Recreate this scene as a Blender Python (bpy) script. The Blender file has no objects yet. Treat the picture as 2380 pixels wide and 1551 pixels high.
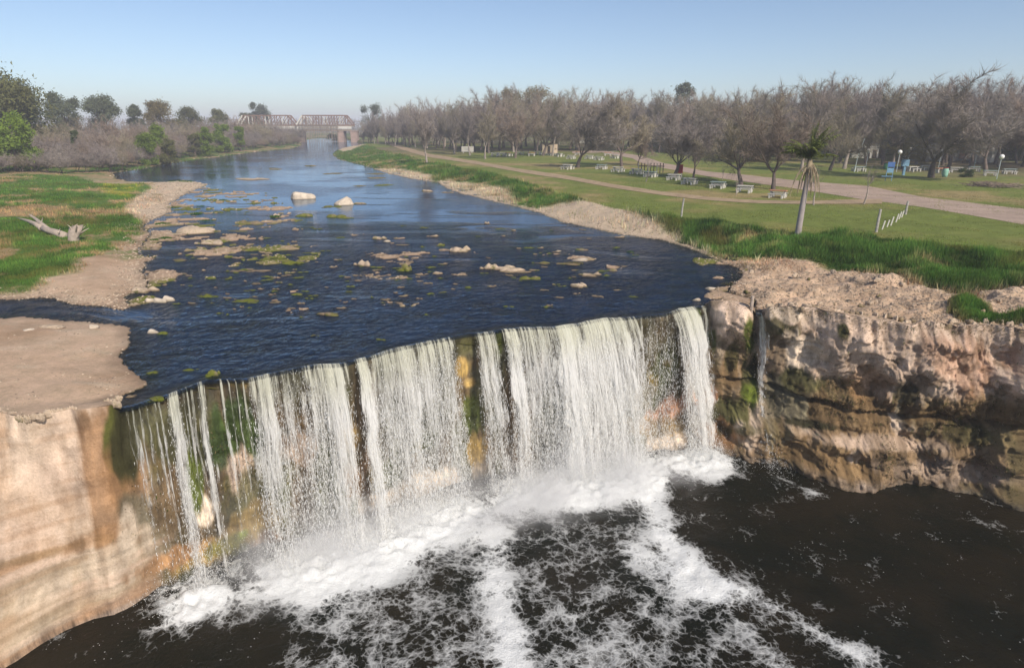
import bpy, math, random
import numpy as np
from mathutils import Vector, Euler

# ------------------------------------------------------------------ camera, sky, sun
SC = bpy.context.scene
PITCH = math.radians(18.0); FPX = 1500.0; CAMZ = 9.0      # photo measured at 2380 x 1551
cd = bpy.data.cameras.new('camera'); cam = bpy.data.objects.new('camera', cd)
SC.collection.objects.link(cam); SC.camera = cam
cam.location = (0, 0, CAMZ); cam.rotation_euler = (math.radians(90) - PITCH, 0, 0)
cd.sensor_width = 36; cd.lens = 36 * FPX / 2380; cd.clip_end = 5000; cd.clip_start = 0.5
SUN_AZ = math.radians(146)      # clockwise from +Y (view direction): behind the camera and to the right
SUN_EL = math.radians(39)
W = bpy.data.worlds.new('World'); SC.world = W; W.use_nodes = True
wn = W.node_tree; bg = wn.nodes['Background']
sky = wn.nodes.new('ShaderNodeTexSky'); sky.sky_type = 'NISHITA'; sky.sun_disc = False
sky.sun_elevation = SUN_EL; sky.sun_rotation = SUN_AZ
sky.air_density = 0.7; sky.dust_density = 0.85; sky.ozone_density = 1.2; sky.altitude = 0
wn.links.new(sky.outputs[0], bg.inputs[0]); bg.inputs[1].default_value = 0.11
sl = bpy.data.lights.new('sun', 'SUN'); sl.energy = 3.8; sl.angle = math.radians(0.5); sl.color = (1.0, 0.90, 0.78)
sun = bpy.data.objects.new('sun', sl); SC.collection.objects.link(sun)
sd = Vector((math.sin(SUN_AZ) * math.cos(SUN_EL), math.cos(SUN_AZ) * math.cos(SUN_EL), math.sin(SUN_EL)))
sun.rotation_euler = sd.to_track_quat('Z', 'Y').to_euler()
SC.view_settings.view_transform = 'Standard'; SC.view_settings.look = 'None'
SC.view_settings.exposure = 0.3; SC.view_settings.gamma = 1.0
SC.view_settings.use_curve_mapping = False
SC.cycles.max_bounces = 8; SC.cycles.transparent_max_bounces = 32
SC.cycles.diffuse_bounces = 2; SC.cycles.glossy_bounces = 3; SC.cycles.volume_bounces = 2
SC.cycles.caustics_reflective = False; SC.cycles.caustics_refractive = False
rng = np.random.default_rng(7); random.seed(7)
C = SC.collection

# ------------------------------------------------------------------ helpers: projection
cp, sp_ = math.cos(PITCH), math.sin(PITCH)
def unp(px, py, z=0.0):
    a = (np.asarray(px, float) - 1190) / FPX; b = (np.asarray(py, float) - 775.5) / FPX
    fy = cp - b * sp_; dn = sp_ + b * cp
    t = (CAMZ - z) / np.maximum(dn, 1e-4)
    return a * t, fy * t
def cdepth(y, z): return y * cp + (CAMZ - z) * sp_
def proj(x, y, z):
    d = y * cp + (CAMZ - z) * sp_; u = y * sp_ - (CAMZ - z) * cp
    d = np.maximum(d, 1e-3)
    return 1190 + FPX * x / d, 775.5 - FPX * u / d
# ------------------------------------------------------------------ helpers: noise
def _h(ix, iy, iz, s):
    n = (ix * 374761393 + iy * 668265263 + iz * 1274126177 + s * 362437) & 0xffffffff
    n = ((n ^ (n >> 13)) * 1103515245) & 0xffffffff
    n = ((n ^ (n >> 15)) * 668265263) & 0xffffffff
    return ((n ^ (n >> 16)) & 0xffff) / 32767.5 - 1.0
def vn(x, y, z=0.0, s=0):
    x, y, z = np.broadcast_arrays(np.asarray(x, float), np.asarray(y, float), np.asarray(z, float))
    fx, fy, fz = np.floor(x), np.floor(y), np.floor(z)
    ix, iy, iz = fx.astype(np.int64), fy.astype(np.int64), fz.astype(np.int64)
    u, v, w = x - fx, y - fy, z - fz
    u = u*u*(3-2*u); v = v*v*(3-2*v); w = w*w*(3-2*w)
    def L(k): 
        a = _h(ix, iy, iz+k, s)*(1-u) + _h(ix+1, iy, iz+k, s)*u
        b = _h(ix, iy+1, iz+k, s)*(1-u) + _h(ix+1, iy+1, iz+k, s)*u
        return a*(1-v) + b*v
    return L(0)*(1-w) + L(1)*w
def fbm(x, y, z=0.0, o=4, s=0, g=0.5):
    r = 0; a = 1; t = 0; f = 1.0
    x = np.asarray(x, float); y = np.asarray(y, float); z = np.asarray(z, float)
    for i in range(o):
        r = r + a*vn(x*f + i*17.3, y*f - i*9.1, z*f + i*5.7, s+i); t += a; a *= g; f *= 2.03
    return r/t
def ss(a, b, x):
    t = np.clip((x-a)/(b-a), 0, 1); return t*t*(3-2*t)
def pdist(P, x, y):
    """distance from points to polyline P (n,2)"""
    d = np.full(np.shape(x), 1e9)
    for (x0, y0), (x1, y1) in zip(P[:-1], P[1:]):
        ex, ey = x1-x0, y1-y0; L = ex*ex+ey*ey+1e-9
        t = np.clip(((x-x0)*ex+(y-y0)*ey)/L, 0, 1)
        d = np.minimum(d, (x-x0-t*ex)**2+(y-y0-t*ey)**2)
    return np.sqrt(d)
def inside(P, x, y):
    c = np.zeros(np.shape(x), bool); n = len(P)
    for i in range(n):
        x0, y0 = P[i]; x1, y1 = P[(i+1) % n]
        if y0 == y1: continue
        c ^= ((y0 > y) != (y1 > y)) & (x < (x1-x0)*(y-y0)/(y1-y0)+x0)
    return c
def sdf(P, x, y):
    P = [tuple(p) for p in P]
    d = pdist(P+[P[0]], x, y)
    return np.where(inside(P, x, y), -d, d)
def W2(pts, z=0.0):
    a = np.array(pts, float)
    zz = a[:, 2] if a.shape[1] > 2 else z
    x, y = unp(a[:, 0], a[:, 1], zz)
    return np.stack([x, y], 1)
# ------------------------------------------------------------------ helpers: meshes
def mesh(name, V, F, mat=None, col=None, smooth=True, uv=None, attrs=None, corner_uv=None):
    V = np.asarray(V, np.float32); F = np.asarray(F, np.int32)
    me = bpy.data.meshes.new(name); k = F.shape[1]; n = len(F)
    me.vertices.add(len(V)); me.vertices.foreach_set('co', V.ravel())
    me.loops.add(n*k); me.loops.foreach_set('vertex_index', F.ravel())
    me.polygons.add(n); me.polygons.foreach_set('loop_start', np.arange(0, n*k, k, dtype=np.int32))
    me.polygons.foreach_set('use_smooth', np.full(n, smooth, bool))
    if col is not None:
        ca = me.color_attributes.new('Col', 'FLOAT_COLOR', 'POINT')
        c4 = np.ones((len(V), 4), np.float32); c4[:, :3] = np.clip(col, 0, 1); ca.data.foreach_set('color', c4.ravel())
    if attrs:
        for kk, vv in attrs.items():
            at = me.attributes.new(kk, 'FLOAT', 'POINT'); at.data.foreach_set('value', np.asarray(vv, np.float32).ravel())
    if uv is not None:
        ul = me.uv_layers.new(name='UVMap'); ul.data.foreach_set('uv', np.asarray(uv, np.float32)[F.ravel()].ravel())
    if mat: me.materials.append(mat)
    me.update(calc_edges=True); me.validate()
    return me
def grid_faces(nu, nv):
    i = np.arange(nu-1)[:, None]; j = np.arange(nv-1)[None, :]
    a = (i*nv+j).ravel()
    return np.stack([a, a+nv, a+nv+1, a+1], 1)
def obj(name, me, parent=None, loc=None, **props):
    o = bpy.data.objects.new(name, me); C.objects.link(o)
    if parent is not None: o.parent = parent
    if loc is not None: o.location = loc
    for k, v in props.items():
        if v is not None: o[k] = v
    return o
def thing(name, label, cat, loc=(0, 0, 0), rz=0.0, group=None, scale=None):
    o = bpy.data.objects.new(name, None); C.objects.link(o); o.location = loc; o.rotation_euler = (0, 0, rz)
    o['label'] = label; o['category'] = cat
    if group: o['group'] = group
    if scale is not None: o.scale = scale
    o.empty_display_size = 0.2
    return o
def dup(root, kids, loc, rz, scale=None, label=None, cat=None, group=None):
    """copy a thing and its parts; kids: list of (part, [subparts])"""
    r = root.copy(); C.objects.link(r); r.location = loc; r.rotation_euler = (0, 0, rz)
    if scale is not None: r.scale = scale
    if label: r['label'] = label
    if cat: r['category'] = cat
    if group: r['group'] = group
    for k, subs in kids:
        c = k.copy(); C.objects.link(c); c.parent = r
        for s in subs:
            d = s.copy(); C.objects.link(d); d.parent = c
    return r
class MB:
    """collects boxes and tubes into one mesh"""
    def __init__(s): s.V = []; s.F = []; s.n = 0
    def add(s, V, F):
        V = np.asarray(V, float); F = np.asarray(F, int); s.V.append(V); s.F.append(F+s.n); s.n += len(V)
    def box(s, c, d, rz=0.0, tilt=None):
        x, y, z = [q/2 for q in d]
        V = np.array([(i*x, j*y, k*z) for i in (-1, 1) for j in (-1, 1) for k in (-1, 1)], float)
        if tilt is not None: V = V @ np.array(Euler(tilt).to_matrix()).T
        ca, sa = math.cos(rz), math.sin(rz)
        V = np.stack([V[:, 0]*ca-V[:, 1]*sa, V[:, 0]*sa+V[:, 1]*ca, V[:, 2]], 1)+np.array(c)
        s.add(V, [(0, 1, 3, 2), (4, 6, 7, 5), (0, 4, 5, 1), (2, 3, 7, 6), (0, 2, 6, 4), (1, 5, 7, 3)])
    def tube(s, pts, rad, n=6, cap=True):
        P = np.array(pts, float); m = len(P); R = np.broadcast_to(np.asarray(rad, float), (m,))
        T = np.gradient(P, axis=0); T /= np.linalg.norm(T, axis=1)[:, None]+1e-9
        a = np.array([0, 0, 1.0]) if abs(T[0, 2]) < .9 else np.array([1.0, 0, 0])
        ang = np.arange(n)*2*math.pi/n; V = []
        for i in range(m):
            u = np.cross(T[i], a); u /= np.linalg.norm(u)+1e-9; v = np.cross(T[i], u)
            V.append(P[i]+R[i]*(np.cos(ang)[:, None]*u+np.sin(ang)[:, None]*v))
        V = np.concatenate(V); F = []
        for i in range(m-1):
            for j in range(n):
                F.append((i*n+j, i*n+(j+1) % n, (i+1)*n+(j+1) % n, (i+1)*n+j))
        if cap:
            c0, c1 = len(V), len(V)+1; V = np.vstack([V, P[0], P[-1]])
            for j in range(0, n, 2):
                F.append((c0, (j+2) % n, (j+1) % n, j)); b = (m-1)*n
                F.append((c1, b+j, b+(j+1) % n, b+(j+2) % n))
        s.add(V, F)
    def mesh(s, name, mat, smooth=False): return mesh(name, np.concatenate(s.V), np.concatenate(s.F), mat, smooth=smooth)
# ------------------------------------------------------------------ helpers: materials
class NT:
    def __init__(s, name):
        s.m = bpy.data.materials.new(name); s.m.use_nodes = True; s.t = s.m.node_tree; s.t.nodes.clear()
        s.out = s.t.nodes.new('ShaderNodeOutputMaterial')
    def n(s, typ, ins=None, **kw):
        nd = s.t.nodes.new('ShaderNode'+typ)
        for k, v in kw.items(): setattr(nd, k, v)
        if ins:
            for k, v in ins.items():
                i = nd.inputs[k]
                if isinstance(v, bpy.types.NodeSocket): s.t.links.new(v, i)
                else: i.default_value = v
        return nd
    def math(s, op, a, b=0.0, c=None, clamp=False):
        ins = {0: a, 1: b}
        if c is not None: ins[2] = c
        nd = s.n('Math', ins, operation=op); nd.use_clamp = clamp; return nd.outputs[0]
    def noise(s, vec, scale, detail=4, rough=0.55, dist=0.0, out=0):
        return s.n('TexNoise', {'Vector': vec, 'Scale': scale, 'Detail': detail, 'Roughness': rough, 'Distortion': dist}).outputs[out]
    def ramp(s, fac, a, b, smooth=True, to0=0.0, to1=1.0):
        nd = s.n('MapRange', {'Value': fac, 'From Min': a, 'From Max': b, 'To Min': to0, 'To Max': to1})
        nd.interpolation_type = 'SMOOTHSTEP' if smooth else 'LINEAR'; return nd.outputs[0]
    def mix(s, fac, a, b, mode='MIX'):
        nd = s.n('Mix', data_type='RGBA', blend_type=mode)
        for k, v in ((0, fac), (6, a), (7, b)):
            i = nd.inputs[k]
            if isinstance(v, bpy.types.NodeSocket): s.t.links.new(v, i)
            else: i.default_value = v if k == 0 else (tuple(v)+(1,) if len(v) == 3 else v)
        return nd.outputs[2]
    def map(s, vec, scale=(1, 1, 1), loc=(0, 0, 0)):
        return s.n('Mapping', {'Vector': vec, 'Scale': scale, 'Location': loc}).outputs[0]
    def bump(s, h, strength=0.5, dist=0.05):
        return s.n('Bump', {'Height': h, 'Strength': strength, 'Distance': dist}).outputs[0]
    def link(s, a, b): s.t.links.new(a, b)
    def surf(s, sh): s.link(sh, s.out.inputs[0]); return s.m
def simple(name, col, var=0.25, scale=3.0, rough=0.85, bump=0.3, bd=0.02, obj_rand=0.0, coord='Object', metal=0.0, spec=0.3):
    t = NT(name); co = t.n('TexCoord').outputs[coord]
    n1 = t.noise(co, scale, 5); n2 = t.noise(co, scale*7, 4)
    f = t.math('ADD', t.math('MULTIPLY', n1, 0.65), t.math('MULTIPLY', n2, 0.35))
    c = t.mix(t.ramp(f, .3, .7), tuple(q*(1-var) for q in col), tuple(min(1, q*(1+var)) for q in col))
    if obj_rand:
        r = t.n('ObjectInfo').outputs['Random']
        c = t.mix(1.0, c, t.n('CombineColor', {0: t.ramp(r, 0, 1, False, 1-obj_rand, 1+obj_rand), 1: t.ramp(r, 0, 1, False, 1-obj_rand, 1+obj_rand*.8), 2: t.ramp(r, 0, 1, False, 1-obj_rand*.8, 1+obj_rand)}).outputs[0], 'MULTIPLY')
    ins = {'Base Color': c, 'Roughness': rough, 'Metallic': metal, 'Specular IOR Level': spec}
    if bump: ins['Normal'] = t.bump(f, bump, bd)
    return t.surf(t.n('BsdfPrincipled', ins).outputs[0])

# ================================================================== TERRAIN
POOLZ = -7.2
TOP = [(-1400,1010,.35),(-700,985,.35),(-200,965,.35),(0,958,.35),(60,966,.35),(110,958,.35),(165,950,.38),(178,955,.35),(225,948,.3),(258,944,.2),(275,948,.02),
       (300,944,0),(340,930,0),(385,917,0),(420,904,0),(450,892,0),(480,882,0),(520,879,0),(570,877,0),(640,864,0),(700,852,0),(750,845,0),(790,843,0),
       (830,832,0),(870,822,0),(900,812,0),(970,797,0),(1045,782,0),(1070,776,0),(1100,772,0),(1140,768,0),(1165,763,0),(1220,759,0),(1280,757,0),
       (1340,750,0),(1400,737,0),(1430,738,0),(1465,735,0),(1510,731,0),(1550,727,0),(1575,716,0),(1612,711,0),(1638,708,.02),(1652,698,.32),
       (1700,700,.38),(1738,706,.32),(1756,724,.02),(1772,727,.02),(1788,712,.45),(1850,712,.6),(1950,722,.6),(2050,738,.55),(2140,748,.6),
       (2200,752,.6),(2300,750,.7),(2380,757,.8),(2700,785,.9),(3500,860,1.0)]
RIV_L = [(275,952),(262,932),(325,893),(305,862),(272,830),(302,800),(290,757),(200,747),(60,738),(-120,738),(-120,698),(110,692),(165,708),(240,712),
         (285,724),(305,712),(278,692),(330,668),(347,650),(325,628),(348,602),(318,585),(335,562),(352,540),(325,530),(352,512),(400,492),(395,470),(440,447),
         (484,428),(430,419),(380,424),(300,422),(270,415),(262,402),(330,392),(400,378),(500,366),(600,352),(680,345),(702,337),(698,331),(712,325),(740,321)]
RIV_R = [(800,322),(828,329),(845,336),(800,343),(782,350),(772,358),(786,370),(850,386),(900,402),(960,416),(1015,424),(1060,446),(1150,469),(1240,490),
         (1300,513),(1380,532),(1450,546),(1540,556),(1600,576),(1640,591),(1690,612),(1738,640),(1722,662),(1690,678),(1742,693),(1752,706),(1772,727)]
RL, RR = W2(RIV_L), W2(RIV_R)
RIVER = np.vstack([RL, RR, W2([(1772,1300),(275,1300)])])
CREST_PX = [(700,318),(850,330),(880,348),(960,366),(1050,386),(1140,402),(1230,428),(1320,455),(1420,482),(1550,507),(1700,527),(1850,547),(1950,548),(2100,563),(2250,580),(2380,592),(3000,650)]
CREST = W2(CREST_PX, 1.0)
LAWN = np.vstack([CREST, W2([(3600,520),(6000,330)], 1.0), [[600, 900]], [[-150, 900]]])
TOPW = W2(TOP)
CLR = TOPW[[i for i, t in enumerate(TOP) if t[0] >= 1772]]
LOWR = np.vstack([RR, CLR])
ROCKW = W2([(1660,612),(1750,600),(1880,606),(1960,628),(2060,648),(2160,672),(2230,690),(2330,684),(2700,690),(2900,900),(1780,745),(1700,690)], .5)
SHOAL1 = W2([(300,500),(420,430),(650,450),(720,520),(700,600),(600,640),(480,600),(400,640),(330,700),(250,700)]); SHOAL2 = W2([(480,640),(620,610),(760,690),(700,730),(500,720)]).tolist()
SHOAL2 = np.array(SHOAL2); SHOAL3 = W2([(500,560),(760,530),(960,550),(1120,580),(1300,580),(1460,610),(1420,690),(1250,710),(1000,710),(760,760),(520,740)])
SHOAL4 = W2([(1560,590),(1700,610),(1760,650),(1740,700),(1640,690),(1660,640)])
EYE = [0.0, 0.0]
def side_right(x, y):
    return pdist([tuple(p) for p in RR]+[tuple(p) for p in CLR], x, y) < pdist([tuple(p) for p in RL], x, y)
LEFTX = [tuple(p) for p in RL]
def terrain(x, y):
    x = np.asarray(x, float); y = np.asarray(y, float)
    rv = sdf(RIVER, x, y); rv = rv+(.40*fbm(x*.6, y*.6, 0, 4, 17)+.16*fbm(x*2.1, y*2.1, 0, 3, 18))*ss(0, 3, y-13)
    dR = pdist([tuple(p) for p in LOWR], x, y); dL = pdist(LEFTX, x, y)
    right = (dR < dL)
    dC = pdist([tuple(p) for p in CREST], x, y); lawn = inside(LAWN, x, y)
    w = np.where(lawn, 1.0, dR/(dR+dC+1e-6))
    lowz = 0.05+0.5*ss(0, 6, x-18)*ss(45, 30, y)
    zr = lowz+(1.0-lowz)*ss(.1, .95, w)
    near = ss(120, 40, y)
    zr = zr+np.where(lawn, 0.03*fbm(x*.15, y*.15, 0, 3, 5), (0.34*fbm(x*.38, y*.5, 0, 4, 3)+.05*fbm(x*2.2, y*2.2, 0, 3, 9))*ss(0, 1.2, rv)*(1-.6*ss(.85, 1, w)))
    zl = 0.04+0.26*ss(0, 3.0, rv)+0.5*ss(3, 16, rv)+1.2*ss(20, 60, rv)
    zl = zl+(0.10*fbm(x*.35, y*.35, 0, 4, 21)+.03*fbm(x*1.7, y*1.7, 0, 3, 22))*ss(0.1, 1.5, rv)*near+.15*fbm(x*.1, y*.1, 0, 3, 23)*ss(4, 10, rv)
    rkm = ss(.8, -.6, sdf(ROCKW, x, y))
    rdg = 1-2.2*np.abs(fbm(x*.55, y*.75, 0, 4, 27)); z = np.where(right, zr+rkm*(.30*np.clip(rdg, -.5, 1)+.12*fbm(x*2.4, y*2.4, 0, 4, 28)-.05), zl)
    bed = -0.10-0.45*ss(0, 5, -rv)+0.33*fbm(x*.35, y*.22, 0, 4, 31)+.12*fbm(x*1.3, y*1.1, 0, 3, 33)
    shz = np.maximum(ss(1.5, -1.5, sdf(SHOAL1, x, y)), .8*ss(1.5, -1.0, sdf(SHOAL2, x, y))); shz = np.maximum(shz, np.maximum(.62*ss(1.5, -1, sdf(SHOAL3, x, y)), .9*ss(1.2, -1, sdf(SHOAL4, x, y)))); sn = fbm(x*.42, y*.62, 0, 4, 35)+.35*fbm(x*2.2, y*2.6, 0, 3, 36)
    bed = np.minimum(bed, -0.035)
    bed = bed*(1-.75*shz)+shz*.46*ss(-.02, .42, sn)
    bed = np.minimum(bed, .11)
    z = np.where(rv < 0, bed*ss(0, .5, -rv)-.02, z)
    return z, rv, right, w, lawn
def tz(x, y): return terrain(np.atleast_1d(x), np.atleast_1d(y))[0]
def ground_at(px, py):
    z = 1.0
    for _ in range(3):
        x, y = unp(px, py, z); z = float(tz(x, y)[0])
    return float(x), float(y), z

# brink columns
txs = np.array([t[0] for t in TOP], float); tys = np.array([t[1] for t in TOP], float); tzs = np.array([t[2] for t in TOP], float)
def brink_cols(step_in, step_out):
    a = np.concatenate([np.arange(-1400, -20, step_out), np.arange(-20, 2400, step_in), np.arange(2400, 3501, step_out)])
    jy = np.interp(a, txs, tys); jz = np.interp(a, txs, tzs)
    x, y = unp(a, jy, jz)
    jag = (fbm(x*.9, 0*x, 0, 4, 77)*.28+fbm(x*3.1, 0*x, 0, 2, 78)*.07)*(1-.55*ss(230, 330, a)*ss(1700, 1600, a))
    jag = jag*(1+1.6*ss(1800, 1860, a)); jz = jz+ss(1800, 1850, a)*(.16*fbm(x*.8, 0*x, 3, 4, 79)+.05*fbm(x*3, 0*x, 3, 2, 80))+.05*ss(240, 180, a)*fbm(x*1.6, 0*x, 3, 4, 81)
    r = np.hypot(x, y); k = (r+jag)/r
    return a, x*k, y*k, jz
ca, bx, by, bz = brink_cols(2.6, 14)
NR = 300; r_ = 1.0145; s = 0.06*(r_**np.arange(NR)-1)/(r_-1)
s *= 560/s[-1]; s = s+0
br = np.hypot(bx, by); dirx, diry = bx/br, by/br
GX = dirx[:, None]*(br[:, None]+s[None]); GY = diry[:, None]*(br[:, None]+s[None])
GZ, RV, RT, WW, LW = terrain(GX, GY)
edge = ss(1.6, 0.0, s)[None, :]
wet_col = (bz < .05)[:, None]
tgt = np.where(wet_col, np.minimum(GZ, -0.05), bz[:, None]+0*GZ)
tgt = tgt+.04*fbm(GX*2, GY*2, 0, 3, 41)*(~wet_col)
# the notch where the small right-hand stream leaves
GZ = GZ*(1-edge)+tgt*edge
PX, PY = proj(GX, GY, GZ)

# ---- ground colours: what grows or lies where, plus tree shade painted under the wood
def col3(*c): return np.array(c, float)
K_LAWN = col3(.150, .185, .042); K_LAWN2 = col3(.215, .205, .065); K_DRY = col3(.33, .24, .13)
K_GREEN = col3(.078, .142, .030); K_SAND = col3(.50, .365, .255); K_SAND2 = col3(.39, .265, .17)
K_GRAVEL = col3(.50, .40, .29); K_ROCKB = col3(.42, .30, .205); K_BED = col3(.10, .075, .03)
K_ALG = col3(.11, .12, .02); K_YEL = col3(.30, .30, .03); K_LITTER_SHADE = col3(.13, .105, .075)
def lerp(a, b, t): return a*(1-t[..., None])+b*t[..., None]
n1 = fbm(GX*.22, GY*.22, 0, 5, 51); n2 = fbm(GX*1.1, GY*1.1, 0, 4, 52); n3 = fbm(GX*.05, GY*.05, 0, 4, 53)
COL = np.zeros(GX.shape+(3,))+K_LAWN
COL = lerp(COL, K_LAWN2, ss(-.1, .5, n1+n3*.6+.05)); COL = lerp(COL, K_DRY, .55*ss(.25, .6, n1*.7+n3+.1*n2))
COL = COL*(1+.22*n2+.12*fbm(GX*3, GY*3, 0, 3, 57))[..., None]; COL = lerp(COL, K_LITTER_SHADE*1.1, .7*ss(425, 395, PY+.0*PX)*ss(1850, 2100, PX)*ss(-.4, .2, n1+n3)); COL = lerp(COL, K_LITTER_SHADE*.9, .6*ss(370, 345, PY)*ss(.0, .3, n3+n2*.3+.1))  # leaf-litter brown that also paints in the shade below the trees
def poly_mask(px, soft=.6, z=.5, nz=.8):
    P = W2(px, z); d = sdf(P, GX, GY); return ss(soft, -soft, d+nz*n2*1.2+nz*n1)
notl = ~LW
bank = (RT & notl & (RV > 0)).astype(float)
COL = lerp(COL, K_GREEN, bank*ss(-.5, .1, n1+.35)); COL = lerp(COL, K_DRY*1.1, bank*.8*ss(.05, .45, n1*.8+n2*.5))
# pale gravel along the right water line and the two beaches
COL = lerp(COL, K_GRAVEL, bank*ss(1.0, .2, RV+n2*1.0+n1*1.5)*ss(60, 20, np.abs(PX-1380)-250)*.9)
for pts in ([(1225,487),(1300,480),(1370,484),(1440,500),(1490,520),(1560,545),(1560,560),(1440,552),(1290,516)],
            [(985,425),(1040,418),(1110,430),(1180,448),(1200,470),(1150,475),(1050,450)],
            [(840,388),(930,392),(1000,408),(1010,425),(940,418),(860,405)],
            [(775,345),(835,335),(850,340),(800,352)]):
    COL = lerp(COL, K_GRAVEL, poly_mask(pts, .8, .2, .5)*bank)
ROCKP = [(1560,560),(1650,585),(1750,590),(1880,602),(1960,625),(2060,645),(2160,668),(2230,688),(2330,680),(2500,690),(2500,900),(1740,800),(1600,640)]
beach = poly_mask([(1225,487),(1300,480),(1370,484),(1440,500),(1490,520),(1560,545),(1560,560),(1440,552),(1290,516)], .8, .2, .5)*bank
rk = poly_mask(ROCKP, .5, .5, .5)*bank
COL = lerp(COL, lerp(K_ROCKB+0*COL, K_SAND*1.15, ss(-.3, .4, n2)), rk)
GR2 = [(2210,705),(2260,698),(2290,712),(2340,728),(2400,745),(2400,757),(2290,742),(2230,728)]
gr2 = poly_mask(GR2, .25, .7, .25)*bank; COL = lerp(COL, K_GREEN, gr2)
# left bank
lb = ((~RT) & (RV > 0)).astype(float)
COL = lerp(COL, lerp(K_GREEN*1.1+0*COL, K_DRY*.95, ss(-.05, .25, n1+.5*n2-.02)), lb)
GRASSL = [(-700,420),(0,415),(150,405),(260,432),(358,425),(372,465),(318,490),(335,525),(300,560),(240,590),(165,600),(185,625),(110,640),(60,665),(-20,672),(-700,720)]
gl = poly_mask(GRASSL, .6, .4, .7)*lb
COL = lerp(COL, lerp(K_GREEN*1.15+0*COL, K_DRY, ss(.0, .30, n1+.45*n2+.25*n3)), gl)
sandm = lb*(1-gl)*ss(400, 440, PY)
SAND = lerp(K_SAND+0*COL, K_SAND2, ss(-.3, .4, n1)); SAND = lerp(SAND, K_GRAVEL, .6*ss(.1, .5, n2*.6+fbm(GX*.6, GY*2.2, 0, 3, 61)*.7))
SAND = lerp(SAND, K_GREEN*1.3, .7*ss(.25, .5, n1+.3*n2)*ss(690, 600, PY))
COL = lerp(COL, SAND, sandm)
pen = poly_mask([(290,495),(300,475),(355,440),(330,422),(480,420),(475,437),(420,455),(400,470),(395,495),(340,515)], .5, .1, .5)*lb
COL = lerp(COL, lerp(K_GRAVEL+0*COL, K_SAND, ss(0, .5, n2)), pen)
COL = lerp(COL, K_YEL, .75*poly_mask([(230,430),(300,428),(330,432),(300,460),(240,455)], .6, .3, .6)*lb*ss(-.3, .2, n2))
COL = lerp(COL, lerp(K_GREEN+0*COL, K_DRY*.9, ss(-.1, .3, n1)), lb*ss(410, 395, PY))
# bed of the river
inr = (RV < 0).astype(float)
BED = lerp(K_BED+0*COL, K_ALG, ss(-.1, .35, n1+n2*.3)); BED = lerp(BED, K_SAND*.6, .6*ss(.2, .5, n2+n1*.5))
COL = lerp(COL, BED, inr); COL = lerp(COL, lerp(K_ROCKB+0*COL, K_ALG*1.3, ss(-.1, .3, n1+.3*n2)), inr*ss(-.03, .05, GZ))
wetline = ss(.7, .0, np.abs(RV)+.2*n2)
COL = COL*(1-.35*wetline[..., None])
gm_grass = np.clip(gl+bank*(1-rk)+gr2, 0, 1)
t = NT('ground_soil_and_grass'); co = t.n('TexCoord').outputs['Object']; ac = t.n('Attribute', attribute_name='Col').outputs['Color']
f1 = t.noise(co, 1.3, 6, .65); f2 = t.noise(co, 9, 5, .7); f3 = t.noise(co, 40, 2, .6)
f = t.math('ADD', t.math('ADD', t.math('MULTIPLY', f1, .4), t.math('MULTIPLY', f2, .4)), t.math('MULTIPLY', f3, .2))
c = t.mix(1.0, ac, t.n('CombineColor', {0: t.ramp(f, .3, .7, False, .62, 1.38), 1: t.ramp(f, .3, .7, False, .66, 1.32), 2: t.ramp(f, .3, .7, False, .6, 1.35)}).outputs[0], 'MULTIPLY')
M_GROUND = t.surf(t.n('BsdfPrincipled', {'Base Color': c, 'Roughness': .95, 'Specular IOR Level': .15, 'Normal': t.bump(f, .9, .12)}).outputs[0])
Vg = np.stack([GX, GY, GZ], -1).reshape(-1, 3)
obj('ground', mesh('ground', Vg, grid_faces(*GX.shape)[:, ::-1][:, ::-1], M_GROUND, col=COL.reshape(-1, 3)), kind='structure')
# far plain to the horizon, beyond the modelled banks
far = simple('far_plain', (.14, .13, .085), .3, .02, bump=0)
fv = [(-3500, -60, -9.2), (3500, -60, -9.2), (3500, 3500, -9.2), (-3500, 3500, -9.2)]
R = 520.0; aa = np.linspace(-math.pi*.48, math.pi*.48, 60)
V = [(math.sin(q)*R, math.cos(q)*R, .9) for q in aa]+[(math.sin(q)*4200, math.cos(q)*4200, .5) for q in aa]
F = [(i, i+1, 61+i, 60+i) for i in range(59)]
obj('plain', mesh('plain', V, F, far), kind='structure')

# ================================================================== RIVER WATER
wa, wx, wy, wz = brink_cols(5.2, 30)
sw = np.concatenate([[-.13, -.11, -.085, -.055, -.02], np.linspace(.02, 6, 50), 6*1.03**np.arange(1, 150)])
zw = np.concatenate([[-.14, -.075, -.038, -.014, -.004], np.zeros(len(sw)-5)])
dry = (wz > .03)
wr = np.hypot(wx, wy)
SWG = np.where(dry[:, None], np.maximum(sw, .5)[None], sw[None])
WX = wx[:, None]/wr[:, None]*(wr[:, None]+SWG); WY = wy[:, None]/wr[:, None]*(wr[:, None]+SWG)
WZ = np.where(dry[:, None], 0, zw[None])+0*WX
fl = ss(.0, 1.2, sw)[None]
fade = ss(70, 30, WY)
WZ = WZ+(.022*fbm(WX*1.6, WY*2.3, 0, 3, 91)+.012*fbm(WX*5, WY*6, 0, 2, 92))*fl*fade
_, wrv, _, _, _ = terrain(WX, WY)
rap = np.clip(.55*ss(-.15, .35, fbm(WX*.11, WY*.16, 0, 4, 95)+.25*ss(60, 25, WY)), 0, 1); calm = ss(30, 85, WY)
shallow = np.maximum(ss(1.6, .0, -wrv), ss(.9, .1, SWG)*.9)
t = NT('river_water'); co = t.n('TexCoord').outputs['Object']
ra = t.n('Attribute', attribute_name='rough').outputs['Fac']; sh = t.n('Attribute', attribute_name='shallow').outputs['Fac']
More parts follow.
